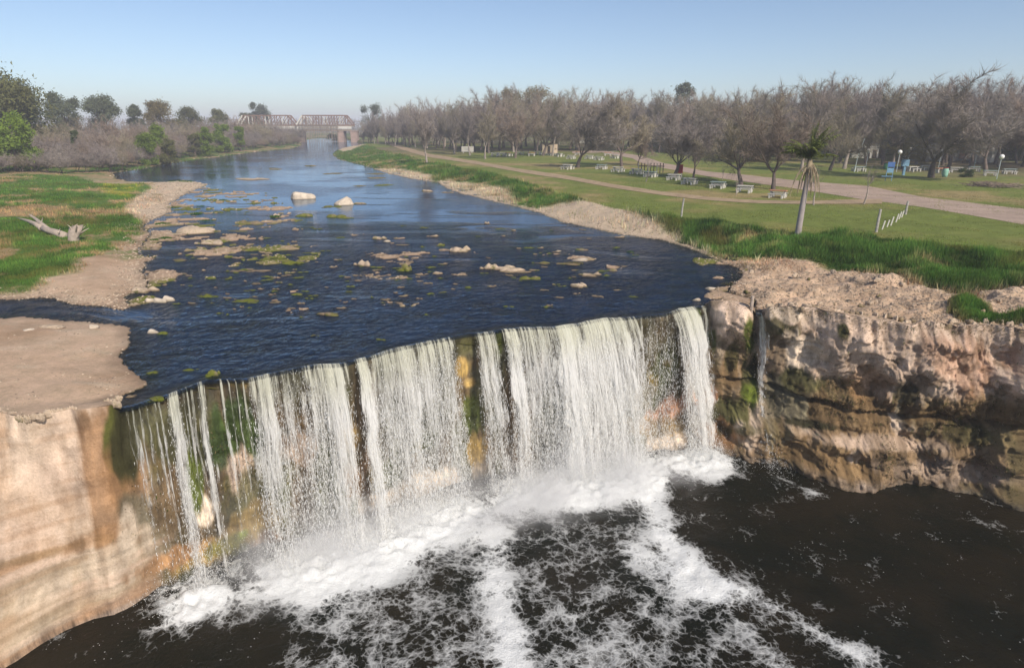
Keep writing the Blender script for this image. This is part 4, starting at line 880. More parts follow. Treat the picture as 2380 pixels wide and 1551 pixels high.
far_wood('far_wood', [(-40,300),(0,300),(60,250),(160,210),(300,170)], 13, 30000, M_TW[0], 'far bare wood behind the right-hand trees', .8)

# ================================================================== ROCKS IN THE RIVER
def rockmat(name, top, low, moss, mossamt):
    t = NT(name); co = t.n('TexCoord').outputs['Object']; ge = t.n('NewGeometry'); pz = t.n('SeparateXYZ', {0: ge.outputs['Position']}).outputs[2]
    f1 = t.noise(ge.outputs['Position'], 2.2, 6, .65); f2 = t.noise(ge.outputs['Position'], 11, 5, .7)
    c = t.mix(t.ramp(f1, .35, .65), tuple(q*.78 for q in top), tuple(min(1, q*1.12) for q in top))
    hgt = t.math('ADD', pz, t.math('MULTIPLY', f2, .16))
    c = t.mix(t.ramp(hgt, .22, .08), c, low)
    mo_ = t.math('MULTIPLY', t.ramp(t.math('ADD', t.math('MULTIPLY', f1, .75), t.math('MULTIPLY', f2, .25)), .62-.3*mossamt, .72-.3*mossamt), t.ramp(hgt, .9*mossamt+.30, .10))
    c = t.mix(mo_, c, moss)
    return t.surf(t.n('BsdfPrincipled', {'Base Color': c, 'Roughness': .9, 'Specular IOR Level': .2, 'Normal': t.bump(t.math('ADD', f1, t.math('MULTIPLY', f2, .6)), .9, .12)}).outputs[0])
RM = {'p': rockmat('limestone_pale', (.52, .41, .30), (.17, .125, .075), (.13, .13, .04), .35), 'm': rockmat('limestone_mossy', (.40, .31, .20), (.09, .085, .03), (.12, .135, .018), .75),
      'f': rockmat('limestone_slab', (.36, .27, .18), (.15, .11, .06), (.14, .13, .04), .6), 'w': rockmat('limestone_white', (.62, .53, .42), (.30, .25, .18), (.13, .13, .04), .05), 's': rockmat('algae_rock', (.17, .15, .03), (.11, .105, .02), (.17, .17, .02), .9)}
def rock_mesh(seed, sub=3, rough=.3, angular=.5):
    import bmesh
    bm = bmesh.new(); bmesh.ops.create_icosphere(bm, subdivisions=sub, radius=1.0)
    V = np.array([v.co[:] for v in bm.verts]); F = np.array([[v.index for v in f.verts] for f in bm.faces]); bm.free()
    n = fbm(V[:, 0]*1.1+seed*7.7, V[:, 1]*1.1, V[:, 2]*1.1, 4, seed); n2_ = fbm(V[:, 0]*3.2, V[:, 1]*3.2+seed, V[:, 2]*3.2, 3, seed+3)
    r = 1+rough*1.3*n+rough*.5*n2_
    V = V*r[:, None]
    R = np.random.default_rng(seed)
    for k in range(int(7*angular)+2):                 # cut flat faces
        d = R.normal(0, 1, 3); d[2] = abs(d[2])*.8; d /= np.linalg.norm(d); h = R.uniform(.55, .85); q = V@d; V = V-np.maximum(q-h, 0)[:, None]*d*.85
    V += (.03*fbm(V[:, 0]*7, V[:, 1]*7, V[:, 2]*7, 3, seed+9))[:, None]*V
    return V, F
def cluster(seed, n, flat):
    R = np.random.default_rng(seed); VV = []; FF = []; k = 0
    for i in range(n):
        V, F = rock_mesh(seed*3+i, 2, .34, .8); a = R.uniform(0, 6.28); q = R.uniform(.1, .72)*(0 if i == 0 else 1); r = R.uniform(.22, .5) if i else .58
        V = V*np.array([r*R.uniform(.9, 1.5), r, R.uniform(.35, 1.0)*flat if i else flat])+np.array([math.cos(a)*q*1.05, math.sin(a)*q, 0]); VV.append(V); FF.append(F+k); k += len(V)
    V = np.concatenate(VV); V = V*(1+.08*fbm(V[:, 0]*4+seed, V[:, 1]*4, V[:, 2]*4, 3, seed))[:, None]; V[:, 2] += .10*fbm(V[:, 0]*5, V[:, 1]*5+seed, 0, 3, seed+5)
    return V, np.concatenate(FF)
RK = {}
for kind in 'pmfws':
    RK[kind] = []
    for i in range(4 if kind in 'ws' else 6):
        V, F = rock_mesh(710+i+ord(kind)*5, 3, .36, 1.0) if kind == 'w' else cluster(710+i+ord(kind)*5, 9 if kind in 'pm' else 7, .8 if kind in 'pm' else .6); me = mesh('rock', V, F, RM[kind]); me.polygons.foreach_set('use_smooth', np.ones(len(F), bool)); RK[kind].append(me)
def rock(px, py, w, h, kind, label, rz=None, group=None, name=None, z0=0.0, cat='rock'):
    x, y = unp(px, py, z0); x, y = float(x), float(y); d = float(cdepth(y, 0)); W_ = w/FPX*d*(1.32 if w < 60 else 1.08); ang = math.atan2(CAMZ-z0, y)
    dep = W_*.62; Hh = max(.05 if kind == 's' else .10, h/FPX*d-dep*math.sin(ang)*.55) if kind != 's' else .03
    me = RK[kind][random.randrange(len(RK[kind]))]
    nm = name or {'p': 'river_rock', 'm': 'mossy_rock', 'f': 'rock_slab', 'w': 'white_rock', 's': 'algae_rock'}[kind]
    o = obj(nm, me, label=label, category=cat, group=group); sx_ = W_*.56
    zc = z0-.04 if kind != 's' else -.05
    o.scale = (sx_, dep*.56, Hh*1.25+.02); o.location = (x, y+dep*.35, zc-.02); o.rotation_euler = (0, 0, rz if rz is not None else random.uniform(-.35, .35))
    return o
rock(694,463,48,19,'w','big white limestone boulder standing alone in the calm water, left of two',0,name='white_boulder')
rock(797,477,40,20,'w','big white limestone boulder with a peaked top, right of two',0.2,name='white_boulder')
rock(762,481,36,6,'m','low brown gravelly rock touching the left foot of the peaked white boulder')
rock(833,474,32,6,'p','low pinkish rock trailing off right of the peaked white boulder')
ROCKS = [(440,546,112,26,'p','large crumbly pale rock bank in the left part of the river'),(478,569,66,17,'p','pale rock shelf just below the large crumbly rock bank'),(350,554,34,9,'f','small flat rock left of the crumbly rock bank'),(325,563,26,7,'f','small rock by the left shore under the crumbly bank'),
 (331,581,52,9,'p','row of pale stone lumps at the left shore'),(410,606,40,9,'f','brown slab with a white stone on it, left of mid river'),(465,603,20,7,'p','small pale stone at the tip of the brown slab'),(321,680,76,20,'p','broad pale rock shelf at the left shore above the white lumps'),(345,702,26,13,'w','left lump of the three white stones near the left shore'),
 (366,703,28,16,'w','middle lump of the three white stones near the left shore'),(388,700,26,14,'w','right lump of the three white stones near the left shore'),(301,711,24,10,'p','small pale stones at the mouth of the little inlet'),(380,663,9,6,'p','tiny pale stone off the broad rock shelf'),(476,692,44,13,'m','mossy rock right of the three white stones'),
 (560,703,58,14,'m','long mossy rock on the darker water, left of centre'),(352,775,26,12,'w','white stone perched beside a mossy hump near the falls'),(371,777,24,13,'m','mossy hump beside the white perched stone'),(518,818,46,14,'s','yellow-green patch of rock under the water above the left falls'),(378,818,30,16,'s','algae patch under the water nearest the left sandbank'),
 (432,864,48,11,'m','mossy rock right at the lip of the falls'),(554,667,74,14,'s','wide algae-covered rock just under the water'),(607,632,46,9,'p','flat pale rock above the wide submerged algae rock'),(560,628,24,7,'m','small mossy stone beside the flat pale rock'),(608,588,24,7,'p','small pale stone in the rapids upstream of the flat pale rock'),(583,521,80,15,'f','long olive slab in the upper rapids'),
 (605,530,68,5,'f','thin pale ledge under the long olive slab'),(560,539,56,7,'f','thin ledge left of the long olive slab'),(530,556,48,6,'p','narrow pale stone strip right of the crumbly rock bank'),(613,466,30,4,'p','narrow flat stone in the upper shallows'),(701,503,36,11,'m','pale-topped mossy rock left of its twin under the white boulders'),
 (770,505,40,11,'m','pale-topped mossy rock right of its twin under the white boulders'),(800,508,34,7,'m','mossy tail of the right twin rock'),(716,518,44,3,'f','thin straight ledge under the twin rocks'),(638,503,18,9,'p','small brown stone left of the twin rocks'),(877,556,34,10,'p','pale rock with a mossy back in mid river'),
 (900,562,16,6,'w','small white stone at the right tip of the mossy-backed rock'),(918,554,10,4,'p','lone pebble upstream of mid river rocks'),(785,553,26,5,'m','low mossy stone in mid river'),(1008,550,15,6,'p','small pale stone right of mid river'),(1023,571,22,9,'m','mossy stone left of the craggy pale rock'),
 (1066,586,46,17,'p','craggy pale rock right of mid river'),(1108,590,20,4,'f','flat sliver right of the craggy pale rock'),(673,613,44,14,'m','pale block on a mossy base, left of centre'),(839,618,34,18,'p','squarish pale rock stack in the middle of the river'),(866,622,26,7,'m','mossy stones right of the squarish rock stack'),
 (941,629,30,23,'m','dark pointed rock standing up in mid river'),(925,637,12,7,'s','yellow-green stone at the foot of the pointed rock'),(1017,638,28,10,'p','rounded pale stone right of the pointed rock'),(1000,622,22,7,'m','mossy stone above the rounded pale stone'),(696,634,24,6,'m','small mossy stone under the block on the mossy base'),
 (698,646,28,7,'m','second small mossy stone under the block on the mossy base'),(788,655,64,10,'s','long submerged algae rock in mid river'),(806,645,16,6,'p','brown stone on the long submerged algae rock'),(683,686,28,10,'m','mossy stone upstream of the big pink slab'),(710,695,20,7,'s','yellow-green stone right of the small mossy one near the pink slab'),
 (648,700,50,9,'s','submerged mossy ledge left of the big pink slab'),(614,712,56,10,'s','broad submerged mossy ledge further left of the pink slab'),(770,735,62,17,'f','big round pinkish slab with a green rim just above the falls'),(1015,673,36,9,'s','algae-covered stone under water right of centre'),(1048,675,18,8,'s','small algae stone beside it, right of centre'),
 (1135,626,34,18,'p','left block of the long craggy reef'),(1166,628,44,14,'p','second block of the long craggy reef'),(1196,634,56,18,'p','broad middle block of the long craggy reef'),(1222,650,42,14,'m','mossy front of the long craggy reef'),(1240,629,24,7,'p','small flat stone at the right end of the reef'),
 (1264,613,42,11,'f','oval brown slab right of the reef'),(1335,617,52,11,'f','oval brown slab with pale top, under the white rock'),(1353,606,38,9,'w','bright white flat rock in the right half of the river'),(1370,642,50,12,'p','long smooth pale slab in the right half of the river'),(1341,668,30,15,'p','pale block at the downstream end of the right slabs'),
 (1320,650,20,9,'s','algae stones left of the long smooth slab'),(1426,630,16,9,'p','small pale stone right of the long smooth slab'),(1405,640,14,7,'s','dark mossy stone left of the small pale one'),(1297,584,12,5,'w','tiny pale stone above the oval slabs'),(1357,583,32,7,'p','narrow pale rock upstream of the white flat rock'),
 (1369,555,14,4,'p','pebble in open water at right'),(1207,578,12,5,'p','tiny stone upstream of the reef, left'),(1256,577,14,5,'p','tiny stone upstream of the reef, right'),(1195,536,11,5,'p','lone pebble far out in the calm right water'),(1169,549,8,4,'p','smallest pebble far out in the calm right water'),
 (1220,685,60,20,'s','large brown slab under the water below the reef'),(1652,673,24,10,'w','white rounded stone near the right shore'),(1621,628,12,7,'s','small yellow-green stone near the right shore'),(1626,613,12,5,'w','small white stone near the right shore'),(1622,698,18,8,'w','white stones at the lip beside the round block'),
 (633,394,38,5,'f','low gravelly islet with dead weeds, far upstream'),(726,386,26,4,'f','small low islet far upstream'),(773,404,38,5,'f','low islet with a dead twig, far upstream'),(872,405,58,5,'f','long low weedy islet upstream at right'),(869,415,64,6,'f','pale long islet just below the weedy one'),
 (832,433,48,5,'f','dashed line of weeds and stones upstream'),(896,431,38,5,'m','green-tipped islet upstream at right'),(566,418,82,6,'p','long pale gravel bar upstream at left'),(993,445,26,6,'p','rounded pale stone off the right shore'),(1033,448,34,4,'p','flat pale stone off the right shore'),
 (345,868,30,9,'m','mossy stone at the lip near the left sandbank'),(300,925,30,9,'p','pale stone wedged at the left end of the falls'),(350,928,34,12,'m','mossy boulders at the left end of the lip'),(490,873,34,22,'m','dark rounded boulder parting the water at the lip'),(60,768,26,6,'w','left cluster of white crumbs on the sandy rock'),(112,760,44,8,'p','ridge of pale blocks on the sandy rock'),(212,757,18,5,'w','small white stones on the sandy rock')]
for (px, py, w, h, k, lab) in ROCKS:
    z0 = 0.0
    if lab.endswith('on the sandy rock'): z0 = .3
    rock(px, py, w, h, k, lab, z0=z0)
for i in range(330):
    px, py = ((rng.uniform(360, 730), rng.uniform(455, 720)) if i < 120 else (rng.uniform(900, 1480), rng.uniform(570, 690)) if i < 190 else (rng.uniform(560, 1000), rng.uniform(570, 720)) if i < 250 else (rng.uniform(420, 1500), rng.uniform(520, 800)))
    x, y = unp(px, py, 0)
    if py > np.interp(px, txs, tys)-25 or float(sdf(RIVER, np.array([x]), np.array([y]))[0]) > -1: continue
    k = 'mps'[int(rng.integers(3))]
    zr_ = zone(px, [(560,'near the left shore'),(760,'left of centre'),(1000,'in mid river'),(1250,'around the craggy reef'),(9999,'towards the right shore')])+(' upstream' if py < 560 else ' near the lip' if py > 680 else '')
    rock(px, py, rng.uniform(9, 26)*(1.5 if rng.random() < .2 else 1), rng.uniform(2, 7), k, {'m': 'little mossy stone breaking the surface of the rapids', 'p': 'little pale stone breaking the surface of the rapids', 's': 'little algae-green stone just under the surface of the rapids'}[k].replace('of the rapids', zr_), group={'m': 'little mossy stones of the rapids', 'p': 'little pale stones of the rapids', 's': 'little algae stones of the rapids'}[k].replace('of the rapids', zr_), name='small_stone', cat='stone')
# rubble on the right-hand rock bank
for i in range(110):
    px = rng.uniform(1700, 2400); py = rng.uniform(600, 735)
    lo_ = np.interp(px, [1700, 1880, 2060, 2230, 2400], [592, 604, 648, 692, 695])
    if py < lo_ or py > np.interp(px, txs, tys)-6: continue
    zq = zone(px, [(1850,'next to the small stream'),(2000,'below the palm'),(2200,'below the two fence posts'),(9999,'around the green patch at the right end')]); x, y = unp(px, py, .5); z = float(tz(x, y)[0]); o = rock(px, py, rng.uniform(5, 17), rng.uniform(4, 9), 'pf'[int(rng.integers(2))], 'loose broken stone on the right rocky bank, '+zq, z0=z, rz=rng.uniform(0, 6), group='loose stones '+zq, name='loose_stone', cat='stone')
    o.location.z = z-.03
for i in range(46):
    px = 1795+i*13.2+rng.uniform(-5, 5); py = np.interp(px, txs, tys)+rng.uniform(-6, 5); zr_ = zone(px, [(1850, 'next to the small stream'), (2000, 'below the palm'), (2200, 'below the two fence posts'), (9999, 'at the right end')])
    rock(px, py, rng.uniform(9, 22), rng.uniform(7, 14), 'pf'[i % 2], 'broken block on the rim of the right cliff '+zr_, z0=float(np.interp(px, txs, tzs))-.08, rz=rng.uniform(0, 6), group='rim blocks of the right cliff '+zr_, name='rim_block')
# weeds rooted in the rock faces
sel = ((cR > .6)*(TP < .97)*(TP > .0)*(.15+ss(.05, .4, s3+.3*s1)+1.2*ss(.10, .0, TP))*(PX2 < 2460)+.35*cM*ss(.1, .5, s3)*(TP > .05)*(TP < .9)).ravel(); sel = np.clip(sel, 0, None); sel /= sel.sum()
NW = 16000; ix = rng.choice(sel.size, NW, p=sel); b0 = np.stack([CX.ravel()[ix], CY.ravel()[ix], CZ.ravel()[ix]], 1)+rng.normal(0, .03, (NW, 3)); hw = rng.uniform(.05, .17, NW)
d = np.stack([rng.normal(0, .5, NW), -rng.uniform(.1, .9, NW), rng.uniform(-.5, .9, NW)], 1); d /= np.linalg.norm(d, axis=1)[:, None]; e = np.stack([rng.uniform(.008, .018, NW), rng.normal(0, .006, NW), rng.normal(0, .006, NW)], 1)
V = np.stack([b0-e+[0, .02, 0], b0+e+[0, .02, 0], b0+d*hw[:, None]], 1).reshape(-1, 3); gg = rng.random(NW)[:, None] < .35
c = np.where(gg, np.array([.085, .115, .030]), np.array([.30, .225, .13]))*rng.uniform(.5, 1.3, (NW, 1)); wo = obj('cliff_weeds', mesh('cliff_weeds', V, np.arange(3*NW).reshape(-1, 3), M_BLADE, col=np.repeat(c, 3, 0), smooth=False), kind='stuff', label='small dry and green weeds rooted in the rock faces')
# crumbly crust along the left cliff edge
for i, px in enumerate([8, 24, 40, 58, 76, 92, 108, 122, 138, 152, 166]):
    py = np.interp(px, txs, tys); x, y = unp(px, py-3, .35); o = rock(px, py+rng.uniform(0, 7), rng.uniform(14, 24), rng.uniform(12, 18), 'p', 'crumbling block of pale crust along the left cliff edge', z0=.32, group='crust blocks of the left cliff edge', name='crust_block', cat='rock')
for i, (px, py, w) in enumerate([(262,938,26),(248,930,18),(270,925,20),(236,941,16)]):
    rock(px, py, w, w*.6, 'p', ['knobbly pale rock at the corner where the left cliff meets the falls', 'small knob behind the pale corner rock', 'pale knob nearest the water at the corner', 'low knob left of the pale corner rock'][i], z0=.22)
rock(1884,545+10,9,12,'p','small pinkish stone beside the foot of the palm', z0=.9)
# tufts growing in the shallows
def tuft(px, py, w, n, label, z0=0.0, col=(.06, .14, .02), hh=.22):
    x0, y0 = unp(px, py, z0); x0, y0 = float(x0), float(y0); W_ = w/FPX*float(cdepth(y0, 0)); z = max(float(tz(x0, y0)[0]), -.05)
    r = np.sqrt(rng.random(n)); a = rng.uniform(0, 6.28, n); x = r*np.cos(a)*W_*.5; y = r*np.sin(a)*W_*.35; h = rng.uniform(.4, 1, n)*hh*(1.1-r*.6)
    an = rng.uniform(0, 3.14, n); wd = .022*(.7+y0/60)*rng.uniform(.6, 1.3, n); l = rng.normal(0, .35, (2, n))*h; ex, ey = np.cos(an)*wd, np.sin(an)*wd; zb = np.zeros(n)-.05
    V = np.stack([np.stack([x-ex, y-ey, zb], 1), np.stack([x+ex, y+ey, zb], 1), np.stack([x+l[0], y+l[1], h], 1)], 1).reshape(-1, 3)
    c = np.array(col)*rng.uniform(.6, 1.4, (n, 1)); c3 = np.repeat(c, 3, 0)
    obj('grass_tuft', mesh('grass_tuft', V, np.arange(3*n).reshape(-1, 3), M_BLADE, col=c3, smooth=False), loc=(x0, y0, z), label=label, category='grass tuft')
for i, (px, py, w, lab) in enumerate([(398,482,42,'green tuft on the left gravel spit'),(518,464,20,'small green tuft in the upper left shallows'),(467,479,22,'green tuft in the shallows right of the gravel spit'),(455,497,30,'green clump of weed below the gravel spit'),(482,512,46,'widest green clump above the crumbly rock bank'),
    (378,522,34,'green patch between the left shore and the crumbly bank'),(385,556,30,'green weed at the foot of the crumbly bank'),(1465,585,20,'yellow-green weed in the water at right'),(640,505,26,'faint weed clump in the upper rapids'),(420,425,60,'green grass on the far left gravel spit'),(360,560,22,'small weed clump by the left shore')]):
    tuft(px, py, w, 260 if w > 25 else 140, lab)
for i, (px, py, w, lab) in enumerate([(1195,640,90,'dead yellowish grass growing over the long craggy reef'),(1335,612,46,'dry grass on the oval brown slab under the white rock'),(872,402,56,'dry weeds on the long weedy islet'),(633,390,34,'dry weeds on the far gravelly islet'),(755,482,18,'brown weed clump left of the peaked white boulder'),(1700,660,60,'straw-coloured weeds at the right shore by the falls')]):
    tuft(px, py, w, 200, lab, col=(.20, .17, .06), hh=.18)

# ================================================================== DRIFTWOOD, POSTS, STAKES
M_DRIFT = simple('driftwood', (.40, .33, .27), .25, 4, .9, .6, .03); M_POST = simple('weathered_post', (.36, .34, .31), .35, 5, .9, .5, .02); M_WHITE = simple('old_white_paint', (.52, .50, .45), .16, 3, .8, .3, .01)
gx0, gy0, gz0 = ground_at(146, 551)
lg = thing('driftwood_log', 'bleached forked driftwood log lying in the grass of the left bank', 'log', (gx0, gy0, gz0))
def wp(px, py, h): x, y = unp(px, py, gz0+h); return (float(x)-gx0, float(y)-gy0, h)
mb = MB(); mb.tube([wp(152,548,.12), wp(132,541,.26), wp(112,535,.38), wp(94,529,.42)], [.30, .29, .25, .22], 10); obj('trunk', mb.mesh('trunk', M_DRIFT, True), lg)
mb = MB(); mb.tube([wp(98,531,.42), wp(82,520,.50), wp(68,514,.48), wp(58,511,.42), wp(36,505,.34)], [.22, .19, .15, .11, .03], 9); mb.tube([wp(94,529,.3), wp(92,541,0)], [.14, .08], 7); obj('limb', mb.mesh('limb', M_DRIFT, True), lg)
mb = MB(); mb.tube([wp(112,533,.42), wp(96,520,.62), wp(84,509,.72), wp(72,501,.80), wp(66,497,.95)], [.2, .17, .13, .08, .02], 9); mb.tube([wp(96,520,.62), wp(99,505,1.05)], [.06, .015], 6); mb.tube([wp(73,502,.78), wp(75,496,1.0)], [.05, .01], 6); mb.tube([wp(136,541,.4), wp(140,530,.7)], [.07, .01], 6); obj('limb', mb.mesh('limb', M_DRIFT, True), lg)
sx0, sy0, sz0 = ground_at(172, 560)
stp = thing('root_stump', 'upturned pale root stump standing right of the driftwood log', 'tree stump', (sx0, sy0, sz0))
mb = MB(); V = []; nn = 14
for i, (h_, r1, r2, ox) in enumerate([(-.1, .38, .3, 0), (.25, .42, .3, .05), (.6, .55, .26, .22), (.95, .62, .2, .42), (1.2, .45, .1, .62)]):
    for k in range(nn):
        a = k*2*math.pi/nn; q = 1+.25*vn(np.cos(a)*2+h_*2, np.sin(a)*2, 0, 3); V.append((ox+math.cos(a)*r1*q, math.sin(a)*r2*q, h_+.12*float(vn(a*2, h_*3, 0, 8))))
F = [(i*nn+k, i*nn+(k+1) % nn, (i+1)*nn+(k+1) % nn, (i+1)*nn+k) for i in range(4) for k in range(nn)]; mb.add(V, F); mb.add([V[4*nn+k] for k in range(nn)]+[(.62, 0, 1.1)], [(k, (k+1) % nn, nn, nn) for k in range(nn)])
obj('trunk', mesh('trunk', np.concatenate(mb.V), np.concatenate(mb.F), M_DRIFT), stp)
for k in range(5):
    m2 = MB(); a = k*1.26; m2.tube([(.3+.2*math.cos(a), .15*math.sin(a), .5), (.5+.5*math.cos(a), .35*math.sin(a), .8+.1*k), (.6+.8*math.cos(a), .5*math.sin(a), 1.0+.1*k)], [.09, .05, .01], 6); obj('root', m2.mesh('root', M_DRIFT, True), stp)
def post(px, py, top, w, label, mat=M_POST, group=None, name='wooden_post', cat='post', lean=(0, 0)):
    x, y, z = ground_at(px, py); h = ztop(y, top)-z; r = w/FPX*cdepth(y, z)/2
    mb = MB(); mb.tube([(0, 0, -.3), (lean[0]*.5, lean[1]*.5, h*.5), (lean[0], lean[1], h)], [r*1.1, r*1.03, r*.92], 8)
    return obj(name, mb.mesh(name, mat), loc=(x, y, z), label=label, category=cat, group=group)
post(1583,503,461,4.2,'leaning grey wooden post alone on the bank edge',lean=(.12, 0)); post(2036,539,486,6,'thick weathered fence post nearer the falls',lean=(.05, 0)); post(2104,498,467,5,'weathered fence post beside the dirt road',lean=(.04, 0))
for i, (px, py, w) in enumerate([(2050,533,2.8),(2061,527,2.8),(2070,524,2.8),(2082,516,2.8),(2089,509,2.8),(2095,505,2.8)]):
    x, y, z = ground_at(px, py); hh = [20, 16, 20, 19, 17, 15][i]/FPX*cdepth(y, z)*1.03
    mb = MB(); mb.box((.06, 0, hh/2-.05), (.10, .05, hh+.1), 0, (0, .18, 0)); mb2 = mb
    obj('white_stake', mb.mesh('white_stake', M_WHITE), loc=(x, y, z), label='%s white stake of six between the two fence posts, counted from the near post' % ['first', 'second', 'third', 'fourth', 'fifth', 'sixth'][i], category='stake', group='white stakes between the fence posts')
post(1746-1,727,687,8,'short broken stump post standing at the head of the small right-hand stream',M_DRIFT,name='broken_post')

# ================================================================== PALM
px_, py_ = 1853, 553; x, y, z = ground_at(px_, py_); hp = ztop(y, 372)-z
pm = thing('palm_tree', 'tall palm with a smooth grey trunk and hanging dead fronds on the river bank', 'palm tree', (x, y, z))
M_PALM = simple('palm_trunk', (.33, .29, .27), .16, 2.0, .85, .35, .02); M_FR = leafmat('palm_frond_green', (.18, .215, .065), .3); M_FD = leafmat('palm_frond_dead', (.38, .31, .21), .2)
mb = MB(); mb.tube([(0, 0, -.4), (.0, 0, .15), (.03, 0, hp*.25), (.08, 0, hp*.5), (.13, 0, hp*.75), (.16, 0, hp)], [.25, .23, .215, .195, .165, .12], 18); obj('trunk', mb.mesh('trunk', M_PALM, True), pm)
mb = MB(); mb.tube([(.13, 0, hp*.82), (.15, 0, hp*.92), (.16, 0, hp+.1)], [.17, .23, .12], 12); obj('crown_shaft', mb.mesh('crown_shaft', M_FD, True), pm)
def frond(az, el, L, droop, dead, seed):
    R = np.random.default_rng(seed); n = 12; d = np.array([math.cos(az)*math.cos(el), math.sin(az)*math.cos(el), math.sin(el)]); p = np.array([.16, 0, hp*(1.0 if not dead else R.uniform(.9, .99))]); pts = [p.copy()]
    for i in range(n-1):
        d = d+np.array([0, 0, -droop*(.5+i/n)]); d /= np.linalg.norm(d); p = p+d*L/(n-1); pts.append(p.copy())
    P = np.array(pts); mb = MB(); mb.tube(P, np.linspace(.03, .008, n), 4, cap=False); V = []; F = []
    sidev = np.array([-math.sin(az), math.cos(az), 0]); m = 46 if not dead else 26
    for i in range(m):
        f = .12+.88*i/m; q = f*(n-1); a = min(int(q), n-2); c = P[a]+(P[a+1]-P[a])*(q-a); tg = P[a+1]-P[a]; tg /= np.linalg.norm(tg)
        for s_ in (-1, 1):
            l = L*(.26 if not dead else .14)*math.sin(math.pi*min(.95, .15+f*.85))*R.uniform(.7, 1.15); dd = sidev*s_*(.8 if not dead else .3)+tg*.65+np.array([0, 0, R.uniform(-.5, .05)-(.5 if dead else .15)])+R.normal(0, .12, 3); dd /= np.linalg.norm(dd)
            w = np.cross(dd, [0, 0, 1.0]); w = w/(np.linalg.norm(w)+1e-6)*.022; b = len(V); mid = c+dd*l*.5; V += [c-w, c+w, mid+w*1.2, mid-w*1.2]; e = mid+(dd+np.array([0, 0, -.35]))*l*.5; V += [mid-w*1.2, mid+w*1.2, e, e]; F += [(b, b+1, b+2, b+3), (b+4, b+5, b+6, b+7)]
    mb.add(V, F); return mesh('frond', np.concatenate(mb.V), np.concatenate(mb.F), M_FD if dead else M_FR, smooth=False)
for i in range(30): obj('frond', frond(i*2.399, .6+.95*((i*.37) % 1), 2.15+.6*((i*.61) % 1), .11+.04*((i*.3) % 1), False, 800+i), pm)
for i in range(16):
    o = obj('dead_frond', frond(i*2.399+1, -.3-.8*((i*.43) % 1), 1.5+1.3*((i*.57) % 1), .36, True, 830+i), pm); o['label'] = 'dry hanging palm frond'

# pebbles and crumbs of stone along the water line and on the gravel
def pebbles(name, wgt, N, s0, s1, mat, label):
    w_ = (wgt*np.clip(AREA, 0, 60)*vis).ravel(); w_ = w_/w_.sum(); ix = rng.choice(w_.size, N, p=w_); gi, gj = np.unravel_index(ix, GX.shape)
    gi = np.clip(gi, 0, GX.shape[0]-2); gj = np.clip(gj, 0, GX.shape[1]-2); u, v = rng.random(N), rng.random(N)
    def bl(A): return (A[gi, gj]*(1-u)+A[gi+1, gj]*u)*(1-v)+(A[gi, gj+1]*(1-u)+A[gi+1, gj+1]*u)*v
    x, y, z = bl(GX), bl(GY), bl(GZ); s_ = rng.uniform(s0, s1, N)*(.5+np.hypot(x, y)/45)
    O = np.array([(1, 0, 0), (0, 1, 0), (-1, 0, 0), (0, -1, 0), (0, 0, 1), (0, 0, -1)], float); J = rng.uniform(.6, 1.35, (N, 6, 3)); J[:, :, 2] *= .6
    a = rng.uniform(0, 6.28, N); V = O[None]*J*s_[:, None, None]; X_ = V[..., 0]*np.cos(a)[:, None]-V[..., 1]*np.sin(a)[:, None]; Y_ = V[..., 0]*np.sin(a)[:, None]+V[..., 1]*np.cos(a)[:, None]
    V = np.stack([X_+x[:, None], Y_+y[:, None], V[..., 2]+z[:, None]], -1); F = np.array([(0, 1, 4), (1, 2, 4), (2, 3, 4), (3, 0, 4), (1, 0, 5), (2, 1, 5), (3, 2, 5), (0, 3, 5)])
    c = np.array([.48, .38, .28])*rng.uniform(.35, 1.1, (N, 1)); c = np.repeat(c, 6, 0)
    obj(name, mesh(name, V.reshape(-1, 3), (F[None]+np.arange(N)[:, None, None]*6).reshape(-1, 3), mat, col=c, smooth=False), kind='stuff', label=label)
t = NT('pebble'); M_PEB = t.surf(t.n('BsdfPrincipled', {'Base Color': t.n('Attribute', attribute_name='Col').outputs['Color'], 'Roughness': .9, 'Specular IOR Level': .2}).outputs[0])
shore = ss(-.5, .1, RV)*ss(2.2, .2, RV)*(LW < .5)
pebbles('pebbles', shore*ss(740, 700, PY)*.7+rk*.35+pen*1.2+inr*.5*ss(-.06, .03, GZ), 9000, .018, .06, M_PEB, 'pebbles and stone crumbs along the water line')
far_l = sandm*.5*ss(.0, .3, n2); pebbles('gravel', far_l*.5+rk, 4000, .02, .05, M_PEB, 'scattered grit on the bare banks')

# ================================================================== BRIDGE
M_RUST = simple('rusty_steel', (.20, .125, .095), .3, 1, .85, .2, .02); M_PALEST = simple('pale_painted_steel', (.60, .58, .52), .15, 1, .7, .1, .01); M_MAS = simple('pier_masonry', (.36, .26, .22), .25, .6, .9, .5, .05); M_TIM = simple('old_timber', (.27, .215, .165), .3, 2, .9, .4, .02)
BD = 352.0
def bx_at(px): return (px-1190)/FPX*(BD*cp+sp_*3)
zb = lambda py: ztop(BD, py)
br = thing('truss_bridge', 'rusty steel truss railway bridge on masonry piers across the river', 'bridge', (bx_at(693), BD, 0))
X0 = bx_at(693)
def bar(mbx, x1, z1, x2, z2, w, y=0.0, dpt=None):
    L_ = math.hypot(x2-x1, z2-z1); an = math.atan2(z2-z1, x2-x1); mbx.box(((x1+x2)/2-X0, y, (z1+z2)/2), (L_, dpt or w, w), 0, (0, -an, 0))
top_, deck, low = zb(268.5), zb(290.5), zb(304)
